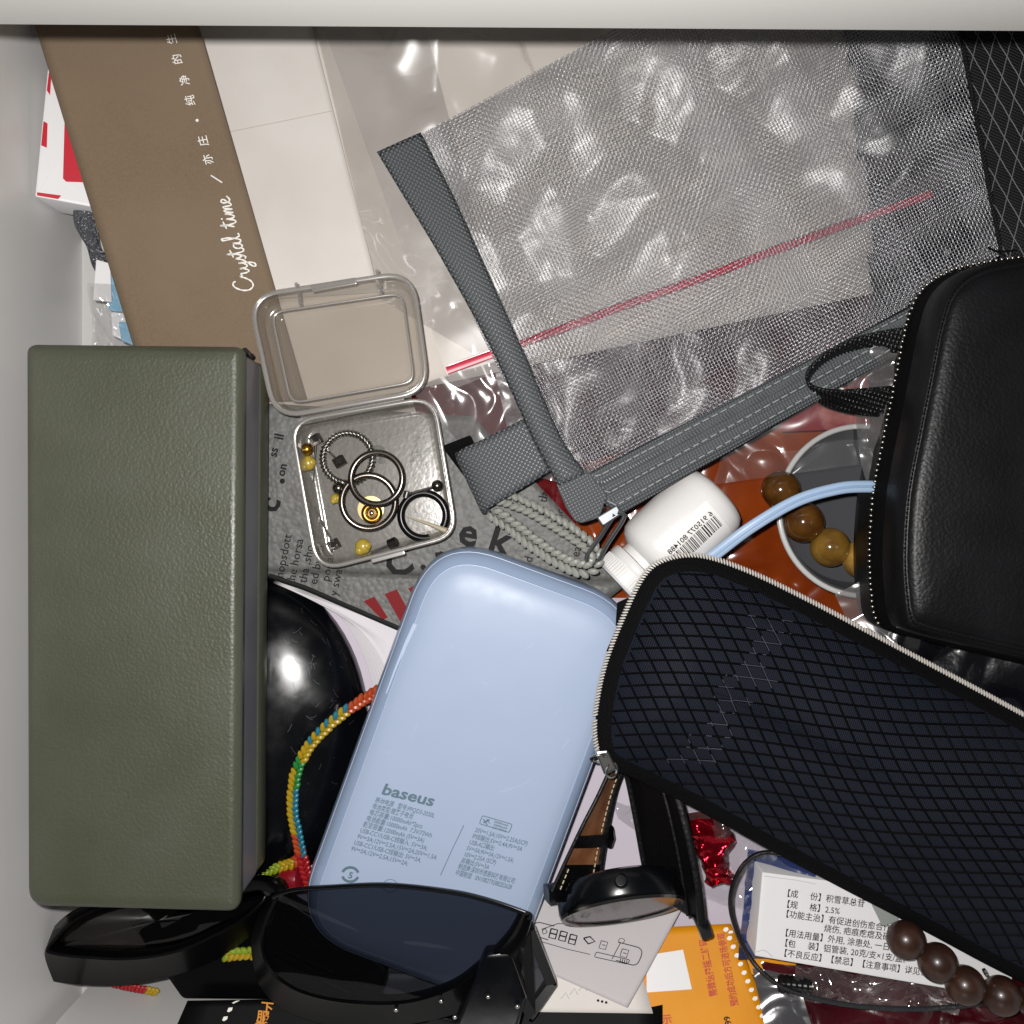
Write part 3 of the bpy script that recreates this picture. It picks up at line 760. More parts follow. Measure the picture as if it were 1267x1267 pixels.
gc.part('base_shell', rings([zl_(inset(bl, 3), 33), zl_(inset(bl, .6), 34), zl_(bl, 36), zl_(bl, 43.5), zl_(inset(bl, .5), 44.6), zl_(inset(bl, 1.1), 44.4)]), m_olive)
gc.part('lining_edge', rings([zl_(inset(bl, 1.05), 44.2), zl_(inset(bl, 1.1), 45.1), zl_(inset(bl, 1.9), 45.1), zl_(inset(bl, 1.9), 44.0)], False, False), m_cream)
gc.part('hinge_cord', tube([W(303, 434, 62), W(308, 440, 54), W(311, 441, 47)], 1.0, 8), m_ink)

# ------------------------------------------------------------------ earring box
eb = Thing('earring_box', 'small clear plastic box with open lid holding earrings', 'box', W(460, 600, 30))
def tray(corn, z1, z0, r, steps):
    l = round_poly([W(x, y, z1) for x, y in corn], r, 8)
    lo = []
    for ins, z in steps: lo.append([Vector((p.x, p.y, z)) for p in inset(l, ins)])
    return l, lo
l, lo = tray([(357, 520), (538, 489), (567, 664), (391, 709)], 43, 31, 8.5, [(2.6, 30.6), (.9, 31.2), (.3, 34), (0, 42.4), (.3, 43), (1.2, 43), (1.6, 42), (2.0, 35), (2.6, 32.4), (3.6, 31.8)])
eb.part('tray', rings(lo, True, True), m_pp, angle=60)
eb.part('tray_rim', sweep([Vector((p.x, p.y, 42.6)) for p in inset(l, .5)], rrsec(1.3, 1.0, .4), closed=True), m_pp_rim)
l2, lo2 = tray([(304, 364), (512, 333), (533, 486), (338, 520)], 48, 38, 10, [(3.0, 36.6), (1.2, 37.2), (.6, 40), (0, 47.4), (.4, 48), (1.6, 48), (2.2, 46), (2.6, 41.6), (5.0, 40.6), (5.6, 38.4), (6.6, 37.6)])
eb.part('lid', rings(lo2, True, True), m_pp, angle=60)
eb.part('lid_rim', sweep([Vector((p.x, p.y, 47.6)) for p in inset(l2, .7)], rrsec(1.6, 1.2, .5), closed=True), m_pp_rim)
eb.part('lid_step', sweep([Vector((p.x, p.y, 40.9)) for p in inset(l2, 5.2)], rrsec(.8, .8, .3), closed=True), m_pp_rim)
eb.part('hinge', grid(lambda u, v: W(372+(500-372)*u, 512+(486-512)*u+14*v, 43.5-2*math.sin(v*math.pi)), 12, 6), m_pp_rim)
for x in (366, 466): 
    eb.part('catch', sweep([W(x, 350-(x-366)*.16, 47), W(x+4, 362-(x-366)*.16, 45), W(x+6, 378-(x-366)*.16, 41)], rrsec(1.1, .8, .3)), m_pp_rim)
eb.part('latch', slab(round_poly([W(*p, 48.6) for p in ((384, 352), (440, 343), (442, 351), (386, 361))], .5, 3), 1.0, .2), m_pp_rim)
eb.part('latch', slab(round_poly([W(*p, 43.6) for p in ((458, 692), (500, 681), (502, 686), (460, 697))], .5, 3), 1.0, .2), m_pp_rim)

def hoop(name, label, cx, cy, z, rpx, r, mat, tilt=(0, 0), a0=0, a1=360, twist=0, group=None):
    c = W(cx, cy, z); rr = rpx/S(z); n = 56; pts = []
    full = a1-a0 >= 359
    for i in range(n if full else n+1):
        a = math.radians(a0+(a1-a0)*i/n)
        p = Vector((rr*math.cos(a), rr*math.sin(a), 0)); p.z = p.x*tilt[0]+p.y*tilt[1]; pts.append(c+p)
    if twist:
        sec = [(r*(1+.28*math.cos(3*t))*math.cos(t), r*(1+.28*math.cos(3*t))*math.sin(t)) for t in [2*math.pi*i/12 for i in range(12)]]
        pts = resample(pts, n=150, closed=full)
        g = sweep(pts, sec, closed=full, twist=lambda t: twist*2*math.pi*t)
    else: g = tube(pts, r, 10, closed=full)
    return single(name, label, 'earring', g, mat, group)
hoop('hoop_earring', 'twisted silver hoop earring at the top of the clear box', 430, 567, 34.2, 31, 1.0, m_steel, (.06, 0), 62, 420, 14)
hoop('hoop_earring', 'plain gunmetal hoop earring on top of the two joined hoops', 466, 592, 37.6, 32, 1.05, m_gun, (.05, -.05))
hoop('hoop_earring', 'plain gunmetal hoop earring around the brass stud', 456, 621, 35.4, 33, 1.1, m_gun, (-.05, .06))
hoop('hoop_earring', 'black twisted hoop earring in the right corner of the box', 524, 638, 34.4, 28, 1.25, m_dkmetal, (0, 0), -30, 285, 0)
t = Thing('stud_earring', 'brass ring stud on a cream disc in the middle of the box', 'earring', W(460, 633, 32))
t.part('disc', lathe([(0.1, 0), (4.3, 0), (4.5, .3), (4.3, .6), (.1, .7)], W(459, 630, 32.2), (0, 0, 1)), M('cream_disc', '#d8c68c', .3, metal=.3))
t.part('ring', grid(lambda u, v: W(460, 635, 33.8)+Vector(((2.4+1.1*math.cos(2*math.pi*v))*math.cos(2*math.pi*u), (2.4+1.1*math.cos(2*math.pi*v))*math.sin(2*math.pi*u), 1.1*math.sin(2*math.pi*v))), 28, 12, True, True), m_gold)
t.part('crystal', ball(W(460, 635, 34), 1.2), m_steel)
def square_stud(label, cx, cy, ex, ey, mat=m_gun):
    t = Thing('stud_earring', label, 'earring', W(cx, cy, 32))
    a = Vector((.6, .35, .2)).normalized(); s, a, u = frame_of(a)
    c = W(cx, cy, 34.5)
    t.part('head', boxo(c, s*3.2, a*3.2, u*2.6), mat, smooth=False); t.part('stone', boxo(c+Vector((.1, .1, 1.6)), (1.7, .3, 0), (-.3, 1.7, 0), (0, 0, .5)), m_ink, smooth=False)
    t.part('pin', tube([c, W(ex, ey, 33)], .4, 8), m_steel)
square_stud('square headed stud earring in the upper left corner of the box', 391, 544, 387, 596)
square_stud('square headed stud earring in the lower left of the box', 413, 674, 389, 628)
square_stud('dark square stud inside the twisted silver hoop', 420, 571, 404, 556, M('dark_bronze', '#3a3128', .35, metal=.6))
for lb, x, y, r, m_, z in (('brass ball end in the upper left corner of the box', 380, 556, 2.1, m_gold, 35), ('dark steel bead beside the joined hoops', 419, 604, 2.1, m_gun, 35)):
    single('ear_ball', lb, 'bead', ball(W(x, y, z), r), m_)
for lb, x, y, r in (('yellow silicone stopper in the upper left of the box', 381, 573, 2.5), ('yellow silicone stopper near the lower edge of the box', 449, 676, 2.6), ('small yellow stopper left of the joined hoops', 415, 617, 1.6)):
    c = W(x, y, 34.3)
    single('ear_stopper', lb, 'earring back', join(ball(c, r, sz=.8), ball(c+Vector((-r*.4, -r*.5, .3)), r*.62), ball(c+Vector((r*.5, r*.1, .5)), r*.6)), m_sil)
t = Thing('barbell_stud', 'steel barbell stud with round ball by the right wall of the box', 'earring', W(520, 607, 32))
t.part('rod', tube([W(504, 612, 35), W(541, 601, 36.5)], .45, 8), m_steel); t.part('ball', ball(W(541, 601, 36.5), 1.9), m_gun)
t.part('end_cap', lathe([(.9, -1.2), (1.1, -1), (1.1, 1), (.9, 1.2)], W(503, 612, 35), (.3, 1, .1), 14), m_steel)
t = Thing('stud_earring', 'round headed steel stud at the lower edge of the box', 'earring', W(475, 680, 32))
t.part('head', lathe([(1.2, -1.6), (1.7, -1.4), (1.7, 1.3), (1.3, 1.6), (.6, 1.4)], W(486, 672, 34.6), (1, .45, .25), 18), m_gun); t.part('pin', tube([W(484, 673, 34.6), W(446, 690, 34)], .4, 8), m_steel)
single('splinter_pin', 'beige pointed pin lying across the black hoop', 'pin', sweep([W(503, 639, 35.5), W(530, 648, 36), W(553, 657, 36.5)], circ(.9, 6, .5), scale=lambda t: .15+.9*t), M('beige_plastic', '#a89d84', .4))

# black buckle under the pouch tab
bu_ = Thing('buckle', 'black plastic buckle half hidden under the grey pouch tab', 'buckle', W(575, 560, 28))
bu_.part('frame', slab(round_poly(qpx((546, 552, 35), (582, 538, 35), (606, 590, 34), (594, 616, 33)), .8, 3), 4, .5), m_black_tape)
for k in range(5):
    a = (560+k*5, 556+k*9); bu_.part('rib', sweep([W(a[0], a[1], 35.6), W(a[0]+20, a[1]-9, 35.6)], rrsec(.7, .7, .2)), m_black_tape)

# ------------------------------------------------------------------ power bank
pb = Thing('power_bank', 'pale blue power bank with grey print in the middle', 'power bank', W(560, 900, 22))
zt, zbm = 36.5, 31.5
TL, TR, BR, BL = W(551, 661, zt), W(817, 756, zt), W(612, 1236, zbm), W(347, 1137, zbm)
ctr = (TL+TR+BR+BL)/4; ex = ((TR+BR)-(TL+BL)).normalized(); ey = ((TL+TR)-(BL+BR)); ey = (ey-ex*ey.dot(ex)).normalized(); nz = ex.cross(ey)
hw = ((TR-TL).length+(BR-BL).length)/4; hl = ((TL-BL).length+(TR-BR).length)/4
pl = round_poly([ctr+ex*x+ey*y for x, y in ((-hw, hl), (hw, hl), (hw, -hl), (-hw, -hl))], 23, 12)
def lv(ins, h): return [p+nz*h for p in inset(pl, ins, nz)]
pb.part('side_band', rings([lv(5, -12.5), lv(1.6, -11), lv(.4, -8), lv(0, -3), lv(0, 1.5), lv(.5, 4.4), lv(1.6, 7.0), lv(3.2, 8.9), lv(4.6, 9.8), lv(4.9, 9.5)], True, False), m_pb_side)
top_loops = [lv(4.9, 9.4), lv(5.05, 9.95), lv(6.4, 10.6), lv(8.2, 11.1), lv(11, 11.5), lv(15, 11.75)]
last = top_loops[-1]; cc = sum(last, Vector())/len(last)
for s_ in (.8, .6, .4, .2): top_loops.append([cc+(p-cc)*s_+nz*(.3*(1-s_*s_)) for p in last])
gt = rings(top_loops, False, True); pb.part('top_shell', gt, m_pb); sp = Surf(gt)
pb.part('seam_line', tube(lv(4.95, 9.7), .13, 6, closed=True), m_pb_lite); pb.part('seam_line', tube(lv(1.15, 6.15), .1, 6, closed=True), m_pb_lite)
spall = Surf(join(gt, rings([lv(0, 1.5), lv(.5, 4.4), lv(1.6, 7.0), lv(3.2, 8.9), lv(4.6, 9.8)], False, False)))
pill = [(527+5*math.cos(a)-12*math.sin(a)*.9+(0), 733+3*math.cos(a)) for a in ()]
def onband(x, y, off=.25): return spall.at(x, y, off)
pl_ = []
for i in range(28):
    a = 2*math.pi*i/28; L_ = 17*(1 if math.cos(a) > 0 else -1); x_, y_ = 6*math.sin(a), 8*math.cos(a)+L_*.9
    pl_.append((535+x_*.92+y_*.40, 730+x_*.39-y_*.92))
pp = [onband(*q) for q in pl_]
if all(p is not None for p in pp): pb.part('side_button', tube(pp, .22, 6, closed=True), m_pb_lite)
sl_ = [onband(x, y, .05) for x, y in ((514, 772), (503, 795), (490, 826), (478, 858))]
if all(p is not None for p in sl_): pb.part('cable_slot', sweep(resample(sl_, n=16), rrsec(1.5, .5, .2), scale=lambda t: 1-.75*t), m_pb_lite)  # pale colour paints the white-lit streak along the cable recess
sl_ = [onband(x, y, .05) for x, y in ((636, 689), (655, 697), (680, 706))]
if all(p is not None for p in sl_): pb.part('usb_slot', sweep(resample(sl_, n=10), rrsec(1.8, .5, .2)), m_pb_lite)
sl_ = [onband(x, y, .05) for x, y in ((722, 722), (745, 731), (768, 741))]
if all(p is not None for p in sl_): pb.part('usb_slot', sweep(resample(sl_, n=10), rrsec(1.5, .4, .2)), m_steel)
pdir = (.966, .259); pup = (.40, -.917)
pb.part('brand_lettering', text_px('baseus', (471, 982), (.972, .236), 20, sp, .08, bold=.028, fit=66, up=pup), m_pb_print)
linesL = ['移动电源   型号:PPQD3-2030L', '电池类型:锂离子电池', '电芯容量:10000mAh*2pcs', '电池能量:10000mAh  7.3V/73Wh', '额定容量:12000mAh (5V⎓3A)', 'USB-CC1/USB-C线输入: 5V⎓3A;', '9V⎓3A;12V⎓2.5A;15V⎓2A;20V⎓1.5A', 'USB-CC1/USB-C线输出: 5V⎓3A,', '9V⎓3A;12V⎓2.5A;15V⎓2A;']
fitL = [76, 52, 68, 84, 78, 86, 102, 86, 73]
for k, s_ in enumerate(linesL):
    pb.part('lettering', text_px(s_, (463.5-3.75*k, 992+7.5*k), (.966, .262), 8.2, sp, .08, bold=.012, fit=fitL[k], up=pup), m_pb_print)
linesR = ['20V⎓1.5A;10V⎓2.25A(SCP)', 'IP线输出:5V⎓2.4A;9V⎓3A', 'USB-A口输出:', '5V⎓3A;9V⎓3A;12V⎓1.5A;', '10V⎓2.25A (SCP)', '总输出:5V⎓3A', '制造商:深圳市倍思科技有限公司', '中国制造   SN10B2T928B2E2628']
fitR = [67, 64, 32, 60, 41, 36, 72, 72]
for k, s_ in enumerate(linesR):
    pb.part('lettering', text_px(s_, (587-3.5*k, 1029+7.5*k), (.966, .262), 8.2, sp, .08, bold=.012, fit=fitR[k], up=pup), m_pb_print)
rs = random.Random(9); geos = []
for x, y, l_, an in ((640, 972, 34, -.3), (626, 978, 18, -.15), (512, 905, 20, -1.1), (600, 845, 9, .4), (690, 880, 12, -.6), (560, 800, 7, 1.0), (655, 800, 9, -.4), (480, 930, 8, .2), (610, 940, 10, -.5), (700, 920, 14, -.9)):
    q = [(x+l_*math.cos(an)*(t-.5), y+l_*math.sin(an)*(t-.5)+1.2*math.sin(t*4)) for t in (0, .25, .5, .75, 1)]
    if all(sp.at(*c_) is not None for c_ in q): geos.append(stroke_px(q, rs.uniform(.5, 1.1), sp, .03))
pb.part('scuffs', join(*geos), M('rubbed_blue_plastic', '#b4c0d6', .5), stuff=True)
pb.part('divider_line', stroke_px([(574, 1021), (559, 1052), (545, 1083)], .9, sp, .08), m_pb_print)
ic = [(597, 1009), (634, 1020), (630, 1030), (593, 1019)]
icp = round_poly([Vector((x, y, 0)) for x, y in ic], 2.2, 4); icp.append(icp[0].copy())
pb.part('flight_icon', stroke_px([(p.x, p.y) for p in icp], 1.0, sp, .08), m_pb_print)
pb.part('flight_icon', join(stroke_px([(598, 1018), (606, 1014)], 1.6, sp, .08), stroke_px([(598, 1013), (603, 1021)], 1.3, sp, .08), stroke_px([(602, 1013), (606, 1019)], 1.0, sp, .08)), m_pb_print)
pb.part('flight_icon', join(*[text_px(s_, (611-k*1.2, 1017.5+k*3.6), (.96, .28), 3.6, sp, .08, fit=18, bold=.03, up=pup) for k, s_ in enumerate(('20000mAh', '10000mAh', '7.3V 73Wh'))]), m_pb_print)
def arcpx(cx, cy, r, a0, a1, w, n=12): return stroke_px([(cx+r*math.cos(math.radians(a0+(a1-a0)*i/n)), cy+r*.88*math.sin(math.radians(a0+(a1-a0)*i/n))) for i in range(n+1)], w, sp, .08)
pb.part('recycling_mark', join(arcpx(433.5, 1082, 10, 20, 165, 3.4), arcpx(433.5, 1082, 10, 200, 345, 3.4), text_px('5', (430.5, 1086), (.97, .24), 11, sp, .08, bold=.03)), m_pb_print)
pb.part('bin_mark', join(arcpx(483, 1096, 9, 0, 360, .8, 20), stroke_px([(476, 1093), (480, 1098), (483, 1092), (486, 1098), (490, 1093)], .9, sp, .08)), m_pb_print)

# ------------------------------------------------------------------ rainbow bracelet
rb = Thing('braided_bracelet', 'rainbow coloured braided cord bracelet beside the power bank', 'bracelet', W(385, 980, 20))
main = path((466, 856, 33), (440, 872, 36.5), (408, 896, 37.5), (382, 924, 37), (366, 958, 36), (362, 1000, 34), (368, 1035, 32), (374, 1062, 30), (380, 1085, 28.5), (388, 1110, 27), n=14)
def rbc(t, row):
    if t < .13: return 0
    if t < .33: return 1 if row == 0 else (3 if int(t*200) % 3 == 0 else 1)
    if t < .45: return 2 if int(t*150) % 3 else 1
    if t < .66: return 1 if row else (2 if t < .52 else 3)
    if t < .80: return 3 if row == 0 else (1 if t < .72 else 0)
    return 4 if int(t*160) % 4 else 0
rb.part('braid', braid(main, 1.75, 1.9, .52, rbc), C_RB)
b2 = path((312, 1088, 24), (335, 1076, 26), (362, 1068, 28.5), (378, 1052, 30), n=10)
rb.part('braid', braid(b2, 1.7, 1.9, .52, lambda t, r: 5 if t < .45 else (1 if t < .7 else 0)), C_RB)
b3 = path((278, 1182, 27), (300, 1180, 28), (330, 1180, 27), n=8)
rb.part('braid', braid(b3, 2.0, 1.9, .52, lambda t, r: 5 if (int(t*20)+r) % 3 else 1), C_RB)
b4 = path((142, 1217, 14), (165, 1222, 14), (196, 1228, 14), n=8)
rb.part('braid', braid(b4, 1.3, 1.3, .6, lambda t, r: 4 if t < .7 else 1), C_RB)
b5 = path((388, 1112, 27), (400, 1134, 26), (425, 1150, 25.5), (455, 1152, 25), n=8)
rb.part('braid', braid(b5, 1.5, 1.4, .58, lambda t, r: 1 if (int(t*20)+r) % 3 else 5), C_RB)
rb.part('bead', lathe([(.3, -3.8), (3.6, -3.4), (4.5, -1.6), (4.6, 0), (4.5, 1.6), (3.6, 3.4), (.3, 3.8)], W(361, 1088, 26), (1, .15, .35), 24), M('dark_red_bead', '#7e1220', .25, spec=.6))

# ------------------------------------------------------------------ black pouch and black card at the lower left
single('black_wallet', 'flat black wallet lying under the sunglasses bridge', 'wallet', slab(round_poly(qpx((150, 1128, 21), (350, 1110, 22), (480, 1200, 24), (470, 1238, 26), (225, 1236, 24)), 3, 4), 12, .8), m_black_sat)
kc = Thing('black_flyer', 'black flyer with white dots and orange lettering at the bottom edge', 'flyer', W(300, 1255, 30))
g = quad(qpx((232, 1238, 32), (820, 1228, 32), (820, 1300, 40), (205, 1300, 40)), 20, 8)
thicken(kc.part('sheet', g, m_black_card), .4); sk = Surf(g)
for x, y in ((291, 1238.5), (285, 1249), (279, 1260), (273, 1271)):
    kc.part('white_dot', poly_px([(x-4, y+2.5), (x-2, y-2), (x+3, y-2.5), (x+2, y+1.5), (x-2, y+3.5)], sk, .15), m_print_w)
for s_, x, y in (('下', 327, 1252), ('服', 322, 1263), ('务', 318, 1276)):
    kc.part('lettering', text_px(s_, (x-5, y), (.98, .1), 16, sk, .15, bold=.02), M('orange_print', '#d98a1a', .5))

# ------------------------------------------------------------------ sunglasses
sg = Thing('sunglasses', 'black framed sunglasses with dark tinted lenses at the bottom', 'sunglasses', W(350, 1170, 22))
def ring_px(pts, n=6): return catmull([W(*p) for p in pts], n, True)
# left rim (image left, low, half under the olive case)
LR = ring_px([(56, 1176, 31), (70, 1156, 31), (98, 1132, 30), (150, 1112, 29), (230, 1100, 29), (300, 1092, 30), (330, 1094, 33), (330, 1112, 36), (305, 1138, 37), (262, 1162, 36), (215, 1181, 35), (160, 1189, 34), (105, 1187, 33), (70, 1183, 32)])
LO = ring_px([(49, 1206, 22), (54, 1166, 22), (88, 1128, 22), (150, 1106, 21), (230, 1094, 21), (305, 1086, 22), (342, 1088, 25), (344, 1118, 28), (317, 1152, 29), (277, 1182, 28), (226, 1204, 27), (165, 1218, 25), (108, 1219, 24), (64, 1214, 23)])
li_ = inset(LR, 1.6)
sg.part('rim', rings([[p-Vector((0, 0, 6)) for p in inset(LR, 1.8)], li_, [p+Vector((0, 0, .5)) for p in inset(LR, 1.2)], [p+Vector((0, 0, .5)) for p in inset(LR, .4)], LR, LO, [p-Vector((0, 0, .8)) for p in inset(LO, .5)], [p-Vector((0, 0, 1)) for p in inset(LO, 4)]], False, False), m_black_sat, angle=50)
def lens(loop, drop, bul, mat, name='lens'):
    ins = inset(loop, .6); c_ = sum(ins, Vector())/len(ins); lo_ = [[p+Vector((0, 0, drop)) for p in ins]]
    for s_ in (.85, .65, .45, .25): lo_.append([c_+(p-c_)*s_+Vector((0, 0, drop+bul*(1-s_*s_))) for p in ins])
    return sg.part(name, rings(lo_, False, True), mat)
lens(LR, -4.2, 1.5, m_lens2)
# right rim
RT = [(338, 1110, 46), (362, 1101, 48), (410, 1097, 50), (480, 1094.5, 53), (560, 1103, 57), (610, 1115, 60), (650, 1129, 62)]
RBt = [(650, 1129, 62), (634, 1160, 61), (600, 1196, 58), (560, 1226, 56), (500, 1244, 54), (430, 1243, 51), (372, 1230, 48), (336, 1207, 46), (322, 1180, 45), (322, 1150, 45), (338, 1110, 46)]
top_e = catmull([W(*p) for p in RT], 8); bot_e = catmull([W(*p) for p in RBt], 8)
loopR = top_e[:-1]+bot_e[:-1]
lens(loopR, -.2, .3, m_lens)
sg.part('rim', sweep(resample(top_e, n=50), rrsec(1.1, 1.6, .4)), m_black_gl)
ROt = [(655, 1132, 58), (645, 1168, 57), (625, 1212, 54), (585, 1246, 50), (515, 1266, 47), (430, 1272, 44), (360, 1254, 41), (324, 1224, 39), (312, 1186, 39), (313, 1150, 40), (332, 1108, 42)]
be = bot_e; bo = catmull([W(*p) for p in ROt], 8); bi = []
cR = sum(loopR, Vector())/len(loopR)
for p in be: bi.append(p+(cR-p).normalized()*1.5)
seq = [[p-Vector((0, 0, 5)) for p in bi], bi, [p+Vector((0, 0, .6)) for p in [a_.lerp(b_, .5) for a_, b_ in zip(bi, be)]], be, bo, [p+(cR-p).normalized()*2-Vector((0, 0, 1.5)) for p in bo]]
sg.part('rim', ([p for l_ in seq for p in l_], [(i*len(be)+j, i*len(be)+j+1, (i+1)*len(be)+j+1, (i+1)*len(be)+j) for i in range(len(seq)-1) for j in range(len(be)-1)]), m_black_sat, angle=50)
# bridge
sg.part('bridge', sweep(path((296, 1098, 32), (322, 1092, 36), (346, 1100, 41), (344, 1122, 43), (330, 1150, 42)), rrsec(4.2, 5.5, 1.6)), m_black_sat)
sg.part('nose_pad', ball(W(340, 1098, 38), 3.6, sx=1.2, sz=.8), m_black_gl)
# hinge block, folded temple
sg.part('hinge', sweep(path((652, 1132, 58), (640, 1160, 57), (615, 1186, 56), (600, 1215, 55), (596, 1262, 54)), rrsec(5, 7, 1.5), scale=lambda t: .7+.7*t), m_black_sat)
sg.part('hinge_plate', slab(round_poly(qpx((600, 1182, 60), (632, 1178, 60), (652, 1235, 60), (640, 1275, 60), (560, 1275, 60)), 2, 4), 8, 1), m_black_gl)
# wide temple with side window
tmp_o = [(648, 1134, 54), (662, 1150, 53), (689, 1218, 48), (656, 1268, 46), (630, 1220, 50), (636, 1170, 53)]
to = round_poly([W(*p) for p in tmp_o], 1.5, 4); ti_ = inset(to, 3.2)
sg.part('temple', rings([[p-Vector((0, 0, 3.5)) for p in to], to, ti_, [p-Vector((0, 0, 3.5)) for p in ti_]], False, False), m_black_gl, angle=30)
sg.part('side_window', (ti_+[], [tuple(range(len(ti_)))]), m_lens)
sg.part('temple', sweep(path((330, 1170, 38), (400, 1205, 35), (470, 1236, 34), (560, 1262, 36), (640, 1270, 42)), rrsec(3, 5, 1.2)), m_black_gl)
sg.part('temple', sweep(path((345, 1125, 39), (390, 1165, 34), (430, 1205, 32), (465, 1245, 32)), rrsec(3.2, 4, 1.0)), m_black_sat)
for x, y, z in ((604, 1233, 61), (490, 1249, 54), (640, 1245, 61), (563, 1258, 60.5), (546, 1238, 56)):
    sg.part('screw', ball(W(x, y, z), .8, 8, 6), m_steel)

# ------------------------------------------------------------------ flyers and leaflet at the bottom
yf = Thing('yellow_flyer', 'amber yellow flyer with red lettering and white dots', 'flyer', W(870, 1210, 24))
def yz(px, py): return 22+14*max(0, (py-1130)/137)
YQ = [W(x, y, yz(x, y)) for x, y in ((770, 1150), (904, 1143), (966, 1290), (770, 1290))]
g = quad(YQ, 12, 14, lambda u, v, p: .3*noise.noise(p*.04)); thicken(yf.part('sheet', g, m_yellow), .3); sy_ = Surf(g)
for row, (x0, y0, x1, y1) in enumerate(((898, 1150, 952, 1278), (910, 1147, 960, 1262))):
    n = 13
    for i in range(n):
        t = i/(n-1)+ (.04 if row else 0)
        x, y = x0+(x1-x0)*t, y0+(y1-y0)*t
        yf.part('white_dot', poly_px([(x-3.4, y+.6), (x-1.5, y-2.4), (x+2.6, y-2.6), (x+3.4, y+.4), (x+1.0, y+2.9), (x-2, y+2.6)], sy_, .14), m_print_w)
yf.part('code_panel', poly_px([(800, 1182), (845, 1175), (856, 1224), (800, 1228)], sy_, .12), m_box_w)
for s_, x, y in (('需微信扫描二维码', 887, 1232), ('预约成功后方可进场参观', 913, 1244)):
    yf.part('lettering', text_px(s_, (x, y), (-.19, -.98), 11.5 if x < 900 else 11, sy_, .14, bold=.02, fit=72 if x < 900 else 92), m_redtext)
yf.part('lettering', text_px('展示', (806, 1268), (.97, -.1), 13, sy_, .14, bold=.02), m_redtext)
yf.part('lettering', text_px('99', (905, 1267), (-.25, -.96), 11, sy_, .14, bold=.02), m_ink)
wc = Thing('white_card', 'white card under the leaflet with the device drawing', 'card', W(730, 1220, 26))
def wz(px, py): return 25+12*max(0, (py-1140)/127)
g = quad([W(x, y, wz(x, y)) for x, y in ((640, 1196), (790, 1190), (808, 1254), (655, 1252))], 8, 10); thicken(wc.part('sheet', g, m_white), .5); sw2 = Surf(g)
for k in range(3): wc.part('faint_mark', stroke_px([(694+k*11, 1236-k*5), (700+k*11, 1228-k*5), (704+k*11, 1236-k*5)], 1.6, sw2, .1), m_greyink)
wc.part('lettering', join(*[disc_px(740+5*k, 1238+k*1.2, 1.8, sw2, .1, 6) for k in range(3)]), m_ink)
lt = Thing('device_leaflet', 'thin white leaflet printed with a line drawing of a device', 'leaflet', W(750, 1170, 28))
def lz(u, v, p): return 1.6*math.sin(u*2.2+.3)*v*(1-v)*2+.8*noise.noise(p*.03)
g = quad(qpx((655, 1098, 20), (862, 1090, 17), (776, 1246, 40), (640, 1185, 33)), 30, 24, lz)
thicken(lt.part('sheet', g, m_leaflet), .2); slf = Surf(g)
def L_(pts, w=1.1, sm=0): lt.part('drawing_line', stroke_px(pts, w, slf, .12, sm), m_ink)
dev = round_poly([Vector((x, y, 0)) for x, y in ((662, 1140), (797, 1174), (788, 1196), (655, 1156))], 9, 5); dev.append(dev[0].copy()); L_([(p.x, p.y) for p in dev])
dev = round_poly([Vector((x, y, 0)) for x, y in ((738, 1178), (780, 1188), (776, 1193), (735, 1184))], 2, 3); dev.append(dev[0].copy()); L_([(p.x, p.y) for p in dev], .9)
for x, y in ((682, 1149), (694, 1152), (706, 1156)):
    c_ = [(x, y), (x+8, y+2), (x+5, y+13), (x-3, y+11), (x, y)]; L_(c_, 1.8); L_([(x-1.5, y+5.5), (x+6.5, y+7.5)], 1.8)
for x, y in ((744, 1164), (770, 1174)):
    L_([(x, y), (x+8, y+2), (x+5, y+11), (x-3, y+9), (x, y)], 1.0); L_([(x+1, y+5), (x+5, y+6)], 1.0)
L_([(768, 1166), (757, 1187)], .9); L_([(670, 1150), (690, 1143), (704, 1143)], .9); L_([(671, 1151), (675, 1149), (677, 1154), (672, 1156), (671, 1151)], 1.1)
L_([(722, 1161), (730, 1159), (736, 1165), (728, 1168), (722, 1161)], 1.8); L_([(662, 1163), (700, 1174), (730, 1181)], .8)
lt.part('callout_circle', join(disc_px(706, 1142, 4.0, slf, .12, 14, .8, 3.2), disc_px(769, 1164, 4.0, slf, .12, 14, .8, 3.2)), m_ink)
for i in range(4): L_([(768+i*2.6, 1186+i*.7), (767+i*2.6, 1191+i*.7)], 1.0)

# ------------------------------------------------------------------ wrist watch, standing on its side
wt = Thing('wrist_watch', 'black leather strap wrist watch standing on its side', 'watch', W(770, 1080, 17))
ax = Vector((.13, -.84, .52)).normalized(); wc_ = W(771, 1128, 44)
R0 = 20.2
wt.part('case', lathe([(R0-3.5, -10), (R0-.8, -9), (R0, -7), (R0, -1.6), (R0-.4, -.6), (R0-1.2, 0), (R0-1.8, -.2), (R0-2.0, -1.0)], wc_, ax, 64, cap=False), m_black_gl)
wt.part('bezel', lathe([(R0-2.0, -.9), (R0-1.4, .2), (R0-.7, .35), (R0-.2, -.5)], wc_, ax, 64, cap=False), M('worn_steel_bezel', '#8b8883', .22, metal=1))
wt.part('dial', lathe([(.1, -1.4), (R0-2.2, -1.4)], wc_, ax, 48), M('grey_dial', '#9b9799', .45, var=(150, '#807c7f', .4, .7)))
wt.part('crystal', lathe([(R0-2.0, -.5), (R0*.6, -.2), (.1, -.1)], wc_, ax, 48), m_glass_dial)
wt.part('case_back', lathe([(.1, -10.2), (R0-3.4, -10)], wc_, ax, 48), m_black_gl)
s_, a_, u_ = frame_of(ax)
